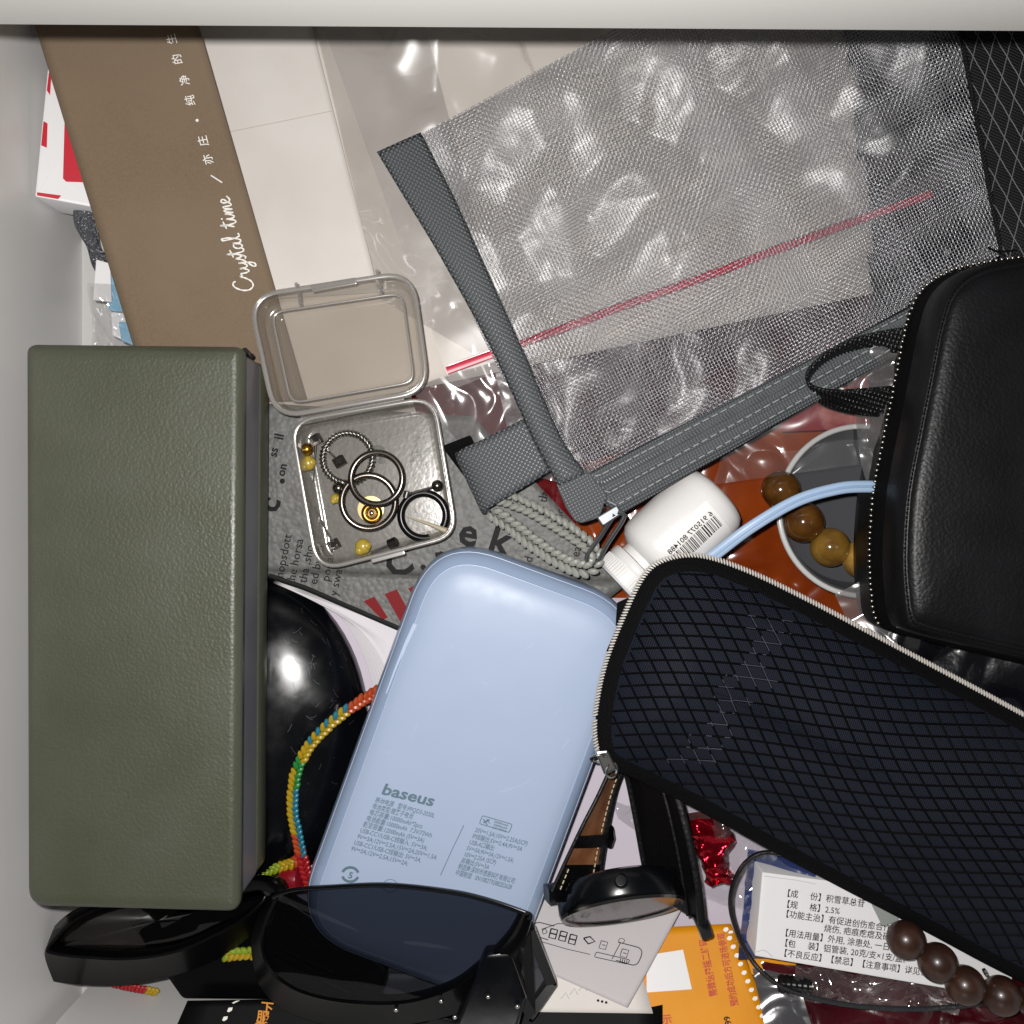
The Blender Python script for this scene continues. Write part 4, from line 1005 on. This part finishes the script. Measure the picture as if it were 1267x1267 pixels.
for k in range(12):
    an = 2*math.pi*k/12
    p = wc_+a_*(-1.3)+(s_*math.cos(an)+u_*math.sin(an))*(R0-4)
    wt.part('hour_mark', boxo(p, (s_*math.cos(an)+u_*math.sin(an))*2.2, (s_*-math.sin(an)+u_*math.cos(an))*.6, a_*.2), m_ink, smooth=False)
wt.part('crown', lathe([(1.6, 0), (2.1, .4), (2.1, 2.4), (1.6, 2.8)], wc_+a_*(-5)+u_*(R0-.2), u_, 20), m_black_gl)
def strap(outer, inner, name, th, mats):
    o_ = resample(catmull([W(*p) for p in outer], 8), n=34); i_ = resample(catmull([W(*p) for p in inner], 8), n=34)
    def fn(u, v):
        i = min(int(u*33), 32); t = u*33-i; return o_[i].lerp(o_[i+1], t).lerp(i_[i].lerp(i_[i+1], t), v)
    g = grid(fn, 34, 8); return g, fn
# left strap: tan lining shows
gL, fL = strap([(683, 1103, 50), (700, 1066, 49), (722, 1020, 48), (740, 985, 46), (756, 950, 44)], [(738, 1106, 32), (742, 1070, 30), (750, 1020, 30), (760, 975, 30), (772, 945, 30)], 's', 2, None)
wt.part('strap_lining', gL, m_brownleather)
def offs(fn, d): return grid(lambda u, v: fn(u, v)+Vector((-d*.8, 0, -d*.6)), 34, 8)
wt.part('strap', thicken_geo if 0 else offs(fL, .8), m_strapleather)
wt.part('strap_edge', sweep([fL(i/30, 1.0) for i in range(31)], rrsec(2.6, 2.2, .6)), m_strapleather)
wt.part('strap_edge', sweep([fL(i/30, 0.0) for i in range(31)], rrsec(1.0, 1.5, .4)), m_strapleather)
for u0, u1 in ((-.02, .22),):
    wt.part('lug_cover', grid(lambda u, v: fL(max(0, u0+(u1-u0)*u), v)+Vector((.3, 0, 1.0)), 8, 8), m_strapleather)
wt.part('keeper', grid(lambda u, v: fL(.36+.10*u, v*1.12-.06)+Vector((.8, 0, 1.6+.3*math.sin(math.pi*v))), 6, 10), m_strapleather)
wt.part('keeper_loop', sweep([fL(.36, 1.12), fL(.42, 1.2), fL(.48, 1.1)], rrsec(4, 4, 1.2)), m_black_sat)
for v0 in (.82, .12):
    geos = []
    for k in range(22):
        u = .03+k/23
        off = Vector((.3, 0, 1.25 if u < .21 else .35)); geos.append(sweep([fL(u, v0)+off, fL(min(1, u+.028), v0)+off], circ(.22, 5)))
    if v0 > .5: wt.part('strap_stitching', join(*geos), m_thread_w, stuff=True)
    else: wt.part('strap_stitching', join(*geos[:4]), m_thread_w, stuff=True)
# right strap: black
gR, fR = strap([(868, 1142, 50), (862, 1090, 50), (850, 1030, 49), (836, 980, 47), (815, 940, 45)], [(806, 1105, 30), (797, 1070, 29), (788, 1020, 29), (778, 970, 29), (770, 940, 30)], 's', 2, None)
wt.part('strap', gR, m_strapleather)
wt.part('strap_edge', sweep([fR(i/30, 0) for i in range(31)], rrsec(2.6, 3.2, .9)), m_strapleather)
wt.part('strap_edge', sweep([fR(i/30, 1) for i in range(31)], rrsec(1.8, 3.0, .7)), m_strapleather)
wt.part('strap_seam', sweep([fR(i/30, .25)+Vector((-.3, 0, .4)) for i in range(31)], rrsec(1.0, .8, .3)), m_strapleather)
wt.part('lug', sweep([W(676, 1106, 46), W(690, 1104, 45), W(706, 1100, 42)], rrsec(5, 6, 1)), m_black_gl)
wt.part('lug', sweep([W(862, 1128, 46), W(870, 1146, 46), W(872, 1152, 45)], rrsec(4, 6, 1)), m_black_gl)

# ------------------------------------------------------------------ red foil, clear bag, cord, medicine box
def foil(u, v):
    p = Vector((u*7, v*7, 3.1)); a = 2*math.pi*u
    c_ = [(868, 1008), (880, 1040), (884, 1070), (890, 1092)]
    i = min(int(v*3), 2); t = v*3-i; cx = c_[i][0]*(1-t)+c_[i+1][0]*t; cy = c_[i][1]*(1-t)+c_[i+1][1]*t
    w = (26, 30, 15, 16)[i]*(1-t)+(26, 30, 15, 16)[i+1]*t
    q = W(cx+w*math.cos(a), cy+4*math.sin(a), 30+5*math.sin(a))
    return q+Vector((noise.noise(p)*2.0, noise.noise(p+Vector((9, 0, 0)))*2, noise.noise(p+Vector((0, 9, 0)))*2.5))
single('red_foil_sweet', 'red metallic foil wrapper twisted up beside the watch strap', 'wrapper', grid(foil, 40, 40, wu=True), m_redfoil)
g = patch(qpx((800, 985, 27), (1010, 1010, 36), (985, 1130, 34), (866, 1110, 27)), 70, 60, 9, .055, 5.9)
single('clear_bag', 'crinkled clear bag around the red foil wrapper', 'plastic bag', g, m_film3)
g = patch(qpx((757, 990, 19), (800, 1000, 20), (800, 1035, 19), (764, 1012, 19)), 24, 20, 4, .12, 1.9)
single('clear_scrap', 'small clear film scrap inside the watch strap loop', 'film', g, m_film3)
g = patch(qpx((925, 1050, 33), (1010, 1060, 40), (985, 1180, 38), (912, 1185, 30)), 50, 60, 4, .05, 15.9)
single('blue_film', 'blue tinted film between black cord and medicine box', 'film', g, m_bluefilm)
md = Thing('medicine_box', 'white medicine box printed with black instructions', 'medicine box', W(1090, 1160, 20))
c = qpx((943, 1079, 44), (1262, 1121, 44), (1250, 1237, 44), (934, 1183, 44))
mdl = round_poly(c, .5, 3); gmd = slab(mdl, 20, .4); md.part('carton', gmd, m_box_w)
smd = Flat(44)
md.part('flap_edge', stroke_px([(936, 1178), (946, 1176), (956, 1184)], .7, smd, .08, 4), m_greyink); md.part('flap_edge', stroke_px([(945, 1084), (985, 1089), (1010, 1094)], .6, smd, .08), m_greyink)
mdir = (.991, .137)
L1 = [('【成', 968, 1108, 14), ('份】积雪草总苷', 1002, 1112.5, 0), ('【规', 967.5, 1121.5, 0), ('格】2.5%', 1001, 1126, 0), ('【功能主治】有促进创伤愈合作用', 966.5, 1133.5, 0), ('烧伤, 疤痕疙瘩及硬', 1019, 1152, 0),
      ('【用法用量】外用, 涂患处, 一日3次', 965.5, 1157, 0), ('【包', 965, 1169.5, 0), ('装】铝管装, 20克/支×1支/盒。', 999, 1174, 0), ('【不良反应】【禁忌】【注意事项】详见说明书', 964, 1182, 0)]
for s_, x, y, _ in L1:
    md.part('lettering', text_px(s_, (x, y), mdir, 10.4, smd, .1, bold=.006, sx=.94), m_ink)
single('yellow_scrap', 'amber yellow card scrap under the medicine box corner', 'card', slab(round_poly(qpx((922, 1180, 26), (985, 1190, 28), (985, 1215, 28), (930, 1206, 28)), .4, 2), .6, .1), m_yellow)
g = patch(qpx((930, 1196, 31), (984, 1206, 35), (1010, 1290, 42), (950, 1290, 41)), 30, 30, 3, .06, 4.4)
single('grey_bag', 'grey translucent bag edge beside the yellow flyer', 'plastic bag', g, m_greyfilm)
g = patch(qpx((940, 1188, 29), (1330, 1205, 35), (1330, 1310, 44), (985, 1310, 42)), 110, 60, 7, .045, 21.3)
single('maroon_packet', 'dark maroon glossy packet in the lower right corner', 'packet', g, m_maroon)
g = patch(qpx((985, 1192, 36), (1180, 1215, 38), (1180, 1250, 40), (975, 1235, 38)), 70, 24, 5, .08, 2.9)
single('clear_wrapper', 'clear crinkled wrapper over the maroon packet', 'wrapper', g, m_film3)
ct = path((990, 1062, 44), (965, 1056, 46), (940, 1056, 46), (920, 1070, 45), (907, 1095, 44), (904, 1122, 42), (911, 1150, 41), (925, 1180, 41), (944, 1204, 43), (975, 1224, 44), (1030, 1240, 45), (1090, 1247, 45), (1150, 1248, 45), (1215, 1242, 46), n=10)
ec = Thing('elastic_cord', 'thin black elastic cord looping around the medicine box', 'cord', W(940, 1150, 28))
ec.part('cord', tube(resample(ct, n=160), .78, 9), m_elastic)
geos = []
ctr_ = resample(ct, n=400)
for k in range(225, 396, 2):
    t = (ctr_[k+1]-ctr_[k-1]).normalized(); geos.append(lathe([(.75, -.2), (.92, 0), (.75, .2)], ctr_[k], t, 9, cap=False))
ec.part('coil_wrap', join(*geos), M('dark_grey_coil', '#3a3c40', .3), stuff=True)
single('cord_lock', 'small black ribbed cord lock below the medicine box', 'cord lock', lathe([(1, -6)]+[(2.6+.35*(i % 2), -5.5+i*.9) for i in range(12)]+[(1, 5.5)], W(985, 1219, 37), (1, -.1, 0), 20), m_black_gl)

# dark wooden bead bracelet
wb = Thing('bead_bracelet', 'bracelet of dark brown wooden beads on the medicine box', 'bracelet', W(1180, 1190, 42))
BD = [(1121, 1163, 51.4, 23.5), (1160, 1191, 51.4, 24), (1194, 1219, 51, 24), (1239, 1232, 50, 24), (1284, 1240, 49, 24)]
for x, y, z, r in BD:
    wb.part('bead', lathe([(.7, -r/S(z)), ]+[(max(.7, r/S(z)*math.sin(a)), -r/S(z)*math.cos(a)) for a in [math.pi*(i+1)/15 for i in range(14)]]+[(.7, r/S(z))], W(x, y, z), (1, -.7, .1), 28), m_wood)
wb.part('string', tube([W(*b[:3]) for b in BD], .5, 6), m_ink)
wb.part('spacer', lathe([(.6, -.5), (1.2, -.4), (1.2, .4), (.6, .5)], W(1219, 1203, 51), (1, .4, 0), 14), m_steel)
single('paper_tag', 'pale grey tag peeping out under the navy pouch above the beads', 'tag', slab(round_poly(qpx((1078, 1118, 47), (1110, 1120, 47.5), (1112, 1140, 47.5), (1092, 1146, 47)), .6, 3), .6, .1), M('pale_grey_card', '#8f948f', .5))

# ------------------------------------------------------------------ dish with amber beads, films, cable, bottle
ds = Thing('round_dish', 'round steel dish with pale rim holding the amber beads', 'dish', W(1052, 630, 13))
oc = W(1052, 632, 14)
ds.part('bowl', lathe([(.1, 0), (20, 0), (24.5, 1.5), (26.5, 6), (27.4, 12), (28.4, 12.4), (28.6, 11.6), (27.6, 5.5), (25.2, .5), (20, -1.2), (.1, -1.2)], oc, (.05, .04, 1), 72), m_steel_dull)
ds.part('rim', grid(lambda u, v: oc+Vector(((28.2+.95*math.cos(2*math.pi*v))*math.cos(2*math.pi*u), (28.2+.95*math.cos(2*math.pi*v))*math.sin(2*math.pi*u), 12.4+.95*math.sin(2*math.pi*v)-.05*28*math.cos(2*math.pi*u)-.04*28*math.sin(2*math.pi*u))), 72, 10, True, True), m_rimclear)
ab = Thing('amber_bracelet', 'bracelet of amber beads lying in the round dish', 'bracelet', W(1030, 660, 15))
AB = [(966, 606, 26, 24, m_amber2), (994, 646, 26, 25.5, m_amber2), (1027, 677, 26, 24.5, m_amber), (1066, 692, 26, 24, m_amber3), (1106, 684, 26, 24, m_amber3)]
for x, y, z, r, m_ in AB:
    q = r/S(z); ab.part('bead', lathe([(.7, -q)]+[(max(.7, q*math.sin(a)), -q*math.cos(a)) for a in [math.pi*(i+1)/15 for i in range(14)]]+[(.7, q)], W(x, y, z), (1, -.8, .1), 30), m_)
ab.part('string', tube([W(*b[:3]) for b in AB], .5, 6), m_ink)
g = patch(qpx((905, 520, 33), (1040, 470, 36), (1060, 575, 36), (880, 600, 32)), 80, 60, 10, .04, 31.4)
single('clear_wrapper', 'crinkled clear wrapper over the top of the dish with bright glints', 'wrapper', g, m_film)
g = patch(qpx((1040, 440, 42), (1130, 400, 48), (1110, 610, 46), (1068, 600, 40)), 50, 70, 6, .05, 13.1)
single('clear_bag', 'clear bag standing beside the leather case and strap', 'plastic bag', g, m_film2)
g = patch(qpx((1030, 735, 34), (1095, 700, 40), (1110, 800, 42), (1060, 790, 38)), 40, 50, 5, .05, 17.1)
single('clear_bag', 'greyish clear bag corner at the foot of the leather case', 'plastic bag', g, m_film2)
cb = Thing('charging_cable', 'pale blue flat charging cable arching over the dish', 'cable', W(980, 620, 40))
cpts = resample(path((850, 712, 44), (885, 686, 47), (930, 652, 50), (985, 620, 51), (1035, 605, 51), (1070, 602, 50), (1105, 604, 48), n=12), n=70)
cb.part('cable', sweep(cpts, [(1.9*math.cos(a)*(1 if 1 else 0), 1.2*math.sin(a)*(.72+.28*abs(math.cos(a)))) for a in [2*math.pi*i/16 for i in range(16)]]), m_cable)
cb.part('cable_ridge', sweep([p+Vector((0, 0, .95)) for p in cpts], rrsec(.8, .5, .2)), M('pale_blue_cable_groove', '#8fa9cb', .4))

bt = Thing('pill_bottle', 'small white plastic bottle with ribbed cap and barcode', 'bottle', W(820, 665, 20))
bz = 36
p0, p1 = W(800, 693, bz), W(889, 609, bz); bax = (p1-p0).normalized(); bl_ = (p1-p0).length; rB = 13.2
prof = [(7.5, -1.0), (9.0, -.6), (11.2, .6), (12.7, 2.4), (rB, 4.6), (rB, bl_-6), (rB-.5, bl_-3.4), (rB-1.8, bl_-1.4), (rB-4, bl_-.3), (.2, bl_)]
bt.part('body', lathe(prof, p0, bax, 56), m_bottle)
bt.part('neck', lathe([(8.2, -3), (8.2, 0)], p0, bax, 40), m_bottle)
cap_p = [(9.0, -3.2), (10.0, -3.4), (10.3, -4.0), (10.3, -6.0), (9.9, -6.6), (9.9, -11.2), (9.2, -12), (.2, -12.2)]
cp_ = bt.part('cap', lathe(cap_p[::-1], p0, bax, 60), m_bottle)
s_, a_, u_ = frame_of(bax)
geos = []
for k in range(60):
    an = 2*math.pi*k/60; d = s_*math.cos(an)+u_*math.sin(an)
    geos.append(boxo(p0+d*10.0+a_*-8.9, d*.5, (s_*-math.sin(an)+u_*math.cos(an))*.45, a_*4.4))
bt.part('cap_ribs', join(*geos), m_bottle, parent=cp_, smooth=False, stuff=True)
# label wraps the upper right of the body
def onb(h, ang, off=.12): d = s_*math.cos(ang)+u_*math.sin(ang); return p0+a_*h+d*(rB+off)
# choose the sense in which the angle grows towards the lower right of the picture
sgn = 1 if (onb(10, math.pi/2+.5)-onb(10, math.pi/2)).dot(Vector((1, -1, 0))) > 0 else -1
A0 = math.pi/2
bt.part('label', grid(lambda u, v: onb(5.2+(bl_-12)*u, A0+sgn*(-.18+1.3*v), .08), 10, 16), m_label)
def lab(h, arc): return onb(h, A0+sgn*arc/rB, .2)
v_, f_ = text_geo('6 915077 801488', .012)
wtx = max(p[0] for p in v_); hh = bl_-13.5
bt.part('lettering', ([lab(5.6+hh-(x/wtx)*hh, .8-(y-.35)*2.4+.6) for x, y in v_], f_), m_ink)
rr = random.Random(4); h_ = 6.2; geos = []
while h_ < 5.6+hh:
    w = rr.choice((.18, .18, .34, .5)); geos.append(grid(lambda u, v: lab(h_+w*u, 2.6+4.6*v), 2, 7)); h_ += w+rr.choice((.2, .2, .36, .5))
bt.part('barcode', join(*geos), m_ink, stuff=True)

# ------------------------------------------------------------------ quilted black bag, top right
qb = Thing('stitched_bag', 'black cloth bag with white diamond stitching, top right', 'bag', W(1240, 180, 40))
def qs(u, v):
    x = (1183*(1-v)+1238*v)*(1-u)+1400*u; y = 20+300*v
    return W(x, y, 50+4*math.sin(min(1, u*2)*math.pi/2)+.6*math.sin(v*9))
g = grid(qs, 30, 30); thicken(qb.part('panel', g, m_black_cloth), 1.5)
geos = []; P_ = 24.0
def qz(x, y): 
    u0 = 1183+(y-20)/300*55; return W(x, y, 50+4*math.sin(min(1, max(0, (x-u0)/(1400-u0))*2)*math.pi/2)+.6*math.sin((y-20)/300*9)+.2)
for sgd in (-1, 1):
    for k in range(-14, 22):
        pts = []
        for i in range(0, 41):
            y = 20+300*i/40; x = 1195+k*21+sgd*(y-20)*.42+.18*(y-20)
            lim = 1186+(y-20)/300*55
            if lim < x < 1300: pts.append(qz(x, y)+Vector((0, 0, .12*math.sin(i*2.2))))
        if len(pts) > 2: geos.append(sweep(pts, circ(.16, 4)))
qb.part('white_stitching', join(*geos), M('white_stitch_thread', '#66666c', .5), stuff=True)
geos = []
for k in range(60):
    y = 25+k*4.9; x = 1187+(y-20)/300*55
    geos.append(sweep([qz(x, y), qz(x+1.5, y+3)], circ(.25, 4)))
qb.part('edge_seam', join(*geos), m_black_tape, stuff=True)
qb.part('loose_thread', tube(path((1222, 306, 53), (1236, 311, 54), (1258, 309, 55)), .3, 5), m_ink)

# ------------------------------------------------------------------ black leather zip case
lc = Thing('leather_case', 'black leather zip case with metal zip teeth at the right', 'case', W(1250, 560, 30))
Zp = [(1420, 322, 52), (1290, 319, 52), (1225, 325, 52), (1172, 338, 52), (1138, 366, 52), (1122, 410, 52), (1110, 470, 52), (1096, 540, 52), (1083, 610, 52), (1078, 680, 52), (1080, 730, 52), (1087, 768, 52), (1110, 784, 52), (1200, 806, 52), (1300, 830, 52), (1430, 860, 52)]
zp = resample(catmull([W(*p) for p in Zp], 6), n=110)
def zlevel(ins, z, shift=(0, 0)):
    close = zp
    l = inset(close, ins); return [Vector((p.x+shift[0], p.y+shift[1], z)) for p in l]
lc.part('lower_shell', rings([zlevel(4, 28), zlevel(1.5, 31), zlevel(.2, 38), zlevel(.0, 49)], True, False), m_leather)
lc.part('zip_tape', rings([zlevel(0, 49), zlevel(.3, 52), zlevel(.9, 55), zlevel(1.5, 57.5)], False, False), m_black_tape)
lcC = W(1270, 570, 68.0)
lid = rings([zlevel(1.5, 57.3), zlevel(1.5, 58.4), zlevel(1.7, 62), zlevel(2.2, 66), zlevel(3.4, 68.0)]+[[lcC+(p-lcC)*q_+Vector((0, 0, dz_)) for p in zlevel(3.4, 68.0)] for q_, dz_ in ((.987, .9), (.975, .6), (.963, 1.1), (.945, 1.9), (.91, 2.5), (.8, 2.9), (.55, 3.3), (.3, 3.4))], False, True)
lc.part('lid', lid, m_leather, angle=None)
sd = resample([lcC+(p-lcC)*.987+Vector((0, 0, .95)) for p in zlevel(3.4, 68.0)], n=200); geos = []
for k in range(0, 198, 1):
    a, b = sd[k], sd[k+1]; geos.append(sweep([a.lerp(b, .12)+Vector((0, 0, .05)), a.lerp(b, .5)+Vector((0, 0, .25)), a.lerp(b, .85)+Vector((0, 0, .05))], circ(.28, 5)))
lc.part('stitching', join(*geos), m_black_tape, stuff=True)
teeth = resample(zlevel(-.5, 52), step=1.75)
tm = None
for i, p in enumerate(teeth[:-1]):
    px = p.x*S(52)+CPX; py = -p.y*S(52)+CPX
    if px > 1280 or py > 775: continue
    if tm is None:
        me = bpy.data.meshes.new('zip_tooth'); vv, ff = ball((0, 0, 0), .62, 8, 6, sx=1.3, sy=.9); me.from_pydata([(Vector(q)*.001)[:] for q in vv], [], ff); me.materials.append(M('bright_zip_metal', '#a3a09a', .28, metal=1))
        me.polygons.foreach_set('use_smooth', [True]*len(me.polygons)); tm = me
    o_ = bpy.data.objects.new('zip_tooth', tm); sc.collection.objects.link(o_); o_.parent = lc.root
    t = (teeth[i+1]-p); o_.location = (p-lc.base+Vector((R.uniform(-.15, .15), 0, R.uniform(-.1, .1))))*.001; o_.rotation_euler = (0, 0, math.atan2(t.y, t.x)+math.pi/2)
# wrist strap
up_ = resample(catmull([Vector(p) for p in ((1122, 404, 51), (1080, 411, 51), (1040, 424, 51), (1008, 446, 51), (996, 464, 51), (1003, 478, 50), (1030, 484, 50), (1065, 482, 50), (1104, 478, 50))], 8), n=60)
dn_ = resample(catmull([Vector(p) for p in ((1118, 436, 48), (1085, 436, 46), (1050, 444, 45), (1020, 458, 44), (1003, 478, 44), (1010, 497, 43), (1035, 508, 44), (1065, 514, 45), (1098, 517, 46))], 8), n=60)
def stf(u, v):
    i = min(int(u*59), 58); t = u*59-i; q = up_[i].lerp(up_[i+1], t).lerp(dn_[i].lerp(dn_[i+1], t), v); return W(q.x, q.y, q.z)
ws = lc.part('wrist_strap', grid(stf, 60, 6), m_strap); thicken(ws, .9)
geos = []
for k in range(54):
    u = (k+.5)/54; geos.append(sweep([stf(u, v)+Vector((0, 0, .28)) for v in (.04, .35, .65, .96)], circ(.3, 5)))
lc.part('strap_ribs', join(*geos), m_strap, parent=ws, stuff=True)

# ------------------------------------------------------------------ navy mesh pencil pouch
npch = Thing('pencil_pouch', 'navy diamond grid fabric pouch with white zip edge', 'pouch', W(1000, 900, 38))
zN = 50
OT = [(736, 884, zN), (748, 822, zN), (772, 760, zN), (796, 712, zN), (822, 692, zN), (866, 687, zN), (925, 706, zN), (1000, 742, zN), (1100, 795, zN), (1200, 848, zN), (1300, 902, zN), (1420, 965, zN), (1530, 1030, zN), (1555, 1080, zN), (1530, 1160, zN), (1500, 1290, zN), (1450, 1300, zN), (1330, 1248, zN), (1230, 1200, zN), (1140, 1152, zN), (1040, 1100, zN), (950, 1052, zN), (860, 1002, zN), (795, 970, zN), (752, 948, zN), (738, 925, zN)]
ol = resample(catmull([W(*p) for p in OT], 8, True), n=240, closed=True)
sa, sb_ = W(850, 835, zN), W(1440, 1120, zN); sdv = sb_-sa
def spine(p):
    t = max(0, min(1, (p-sa).dot(sdv)/sdv.length_squared)); return sa+sdv*t
def nring(ins, z, r=None):
    l = inset(ol, ins) if ins else ol
    return [Vector((p.x, p.y, z)) for p in l]
npch.part('lower_shell', rings([nring(9, 36), nring(3, 39), nring(.8, 45), nring(.4, 49.2)], True, False), m_black_tape)
tape = [nring(.4, 49.2), nring(.5, 50.6), nring(2.5, 52.0), nring(5.0, 52.9)]
npch.part('zip_tape', rings(tape, False, False), m_black_tape)
b0 = nring(5.0, 52.8); loops = [b0]
for s_ in (.06, .14, .24, .36, .5, .64, .78, .9):
    lp_ = []
    for p in b0:
        q = p.lerp(Vector((spine(p).x, spine(p).y, p.z)), s_); d = (W(1000, 900, 60)-q)
        hgt = 10.5*(1-(1-s_)**2.0)
        q.z = 52.8+hgt+1.1*noise.noise(Vector((q.x*.035, q.y*.035, 4.4)))*min(1, s_*4)-2.2*math.exp(-((q.x-85)/30)**2)*s_
        lp_.append(q)
    loops.append(lp_)
gN = rings(loops, False, False); 
# close along the spine
npn = len(b0); last = loops[-1]
lastmid = [Vector((spine(p).x, spine(p).y, 52.8+10.6)) for p in b0]
gN = rings(loops+[lastmid], False, False)
npch.part('fabric', gN, m_navy, angle=None); sN = Surf(gN)
geos = []
def drape(f, n=110):
    run = []; out = []
    for i in range(n+1):
        x, y = f(i/n); p = sN.at(x, y, .12) if 700 < x < 1300 and 650 < y < 1300 else None
        if p is None:
            if len(run) > 2: out.append(sweep(run, [(-.34, 0), (0, .25), (.34, 0)], caps=False))
            run = []
        else: run.append(p)
    if len(run) > 2: out.append(sweep(run, [(-.34, 0), (0, .25), (.34, 0)], caps=False))
    return out
def warp(x, y):                               # cloth pulled towards the zip corners
    dx = x-830; dy = y-840
    return x+6*math.sin(y*.018), y+9*math.sin(x*.012+1)+.00022*(x-900)*(x-900)*(.35 if x > 900 else -.2)
for k in range(-8, 44):                        # flat lines
    c0 = 690+k*15.2
    geos += drape(lambda t: warp(700+600*t, c0+(-.02)*600*t+.06*(600*t)*(t)))
for k in range(-26, 34):                       # slanting lines
    c0 = 700+k*19.5
    geos += drape(lambda t: warp(c0+600*t*.62, 650+650*t))
npch.part('grid_yarn', join(*geos), m_blackyarn, stuff=True)
# painted flash glints: paler yarn bits laid over a band of the grid
def glint_runs(f, n=260):
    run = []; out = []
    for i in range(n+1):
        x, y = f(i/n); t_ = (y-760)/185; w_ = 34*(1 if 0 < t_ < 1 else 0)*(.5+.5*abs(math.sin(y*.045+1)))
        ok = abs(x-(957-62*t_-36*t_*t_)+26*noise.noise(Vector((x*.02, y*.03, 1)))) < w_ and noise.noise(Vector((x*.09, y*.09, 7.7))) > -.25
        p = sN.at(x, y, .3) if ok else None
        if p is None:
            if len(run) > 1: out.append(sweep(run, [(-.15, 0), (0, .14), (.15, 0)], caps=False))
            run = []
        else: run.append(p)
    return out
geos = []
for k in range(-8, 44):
    c0 = 690+k*15.2; geos += glint_runs(lambda t: warp(700+600*t, c0+(-.02)*600*t+.06*(600*t)*(t)))
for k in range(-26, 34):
    c0 = 700+k*19.5; geos += glint_runs(lambda t: warp(c0+600*t*.62, 650+650*t))
npch.part('glint_yarn', join(*geos), M('painted_glint_yarn', '#474b56', .5), stuff=True)
# pale zip coil along the seam
zc = resample(nring(.1, 50.4), step=.95, closed=True); geos = []
for i in range(len(zc)-1):
    p = zc[i]; px = p.x*S(50)+CPX; py = -p.y*S(50)+CPX
    if px > 1290: continue
    if (py-948) > (px-752)*.49-20 and px < 1290 and py > 930: continue
    t = (zc[i+1]-p).normalized(); s__ = t.cross(Vector((0, 0, 1))).normalized()
    geos.append(ball(p, 1, 6, 4, .42, .7, 1.1, axis=(s__+t*.5+Vector((0, 0, .25)))))
npch.part('zip_coil', join(*geos), m_nylonwhite, stuff=True)
# metal slider and rings at the lower left, black end tab at the upper left
sl2 = W(745, 944, 52)
npch.part('zip_slider', slab(round_poly(qpx((736, 930, 54), (752, 928, 54), (764, 952, 54), (748, 960, 54)), .8, 4), 3.2, .6), m_steel)
npch.part('slider_ring', grid(lambda u, v: W(741, 938, 53)+Vector(((2.6+.45*math.cos(2*math.pi*v))*math.cos(2*math.pi*u), (1.4+.45*math.cos(2*math.pi*v))*math.sin(2*math.pi*u), 2.2*math.sin(2*math.pi*u)+.45*math.sin(2*math.pi*v))), 24, 8, True, True), m_steel)
npch.part('slider_ring', grid(lambda u, v: W(757, 953, 53)+Vector(((1.8+.4*math.cos(2*math.pi*v))*math.cos(2*math.pi*u), (2.2+.4*math.cos(2*math.pi*v))*math.sin(2*math.pi*u), -1.5*math.cos(2*math.pi*u)+.4*math.sin(2*math.pi*v))), 24, 8, True, True), m_steel)
npch.part('end_tab', slab(round_poly(qpx((764, 746, 50), (786, 736, 50), (784, 768, 50), (762, 776, 50)), .6, 3), 1.6, .3), m_black_tape)
npch.part('loose_thread', tube(path((766, 772, 50), (758, 790, 50), (751, 806, 51)), .25, 5), m_ink)
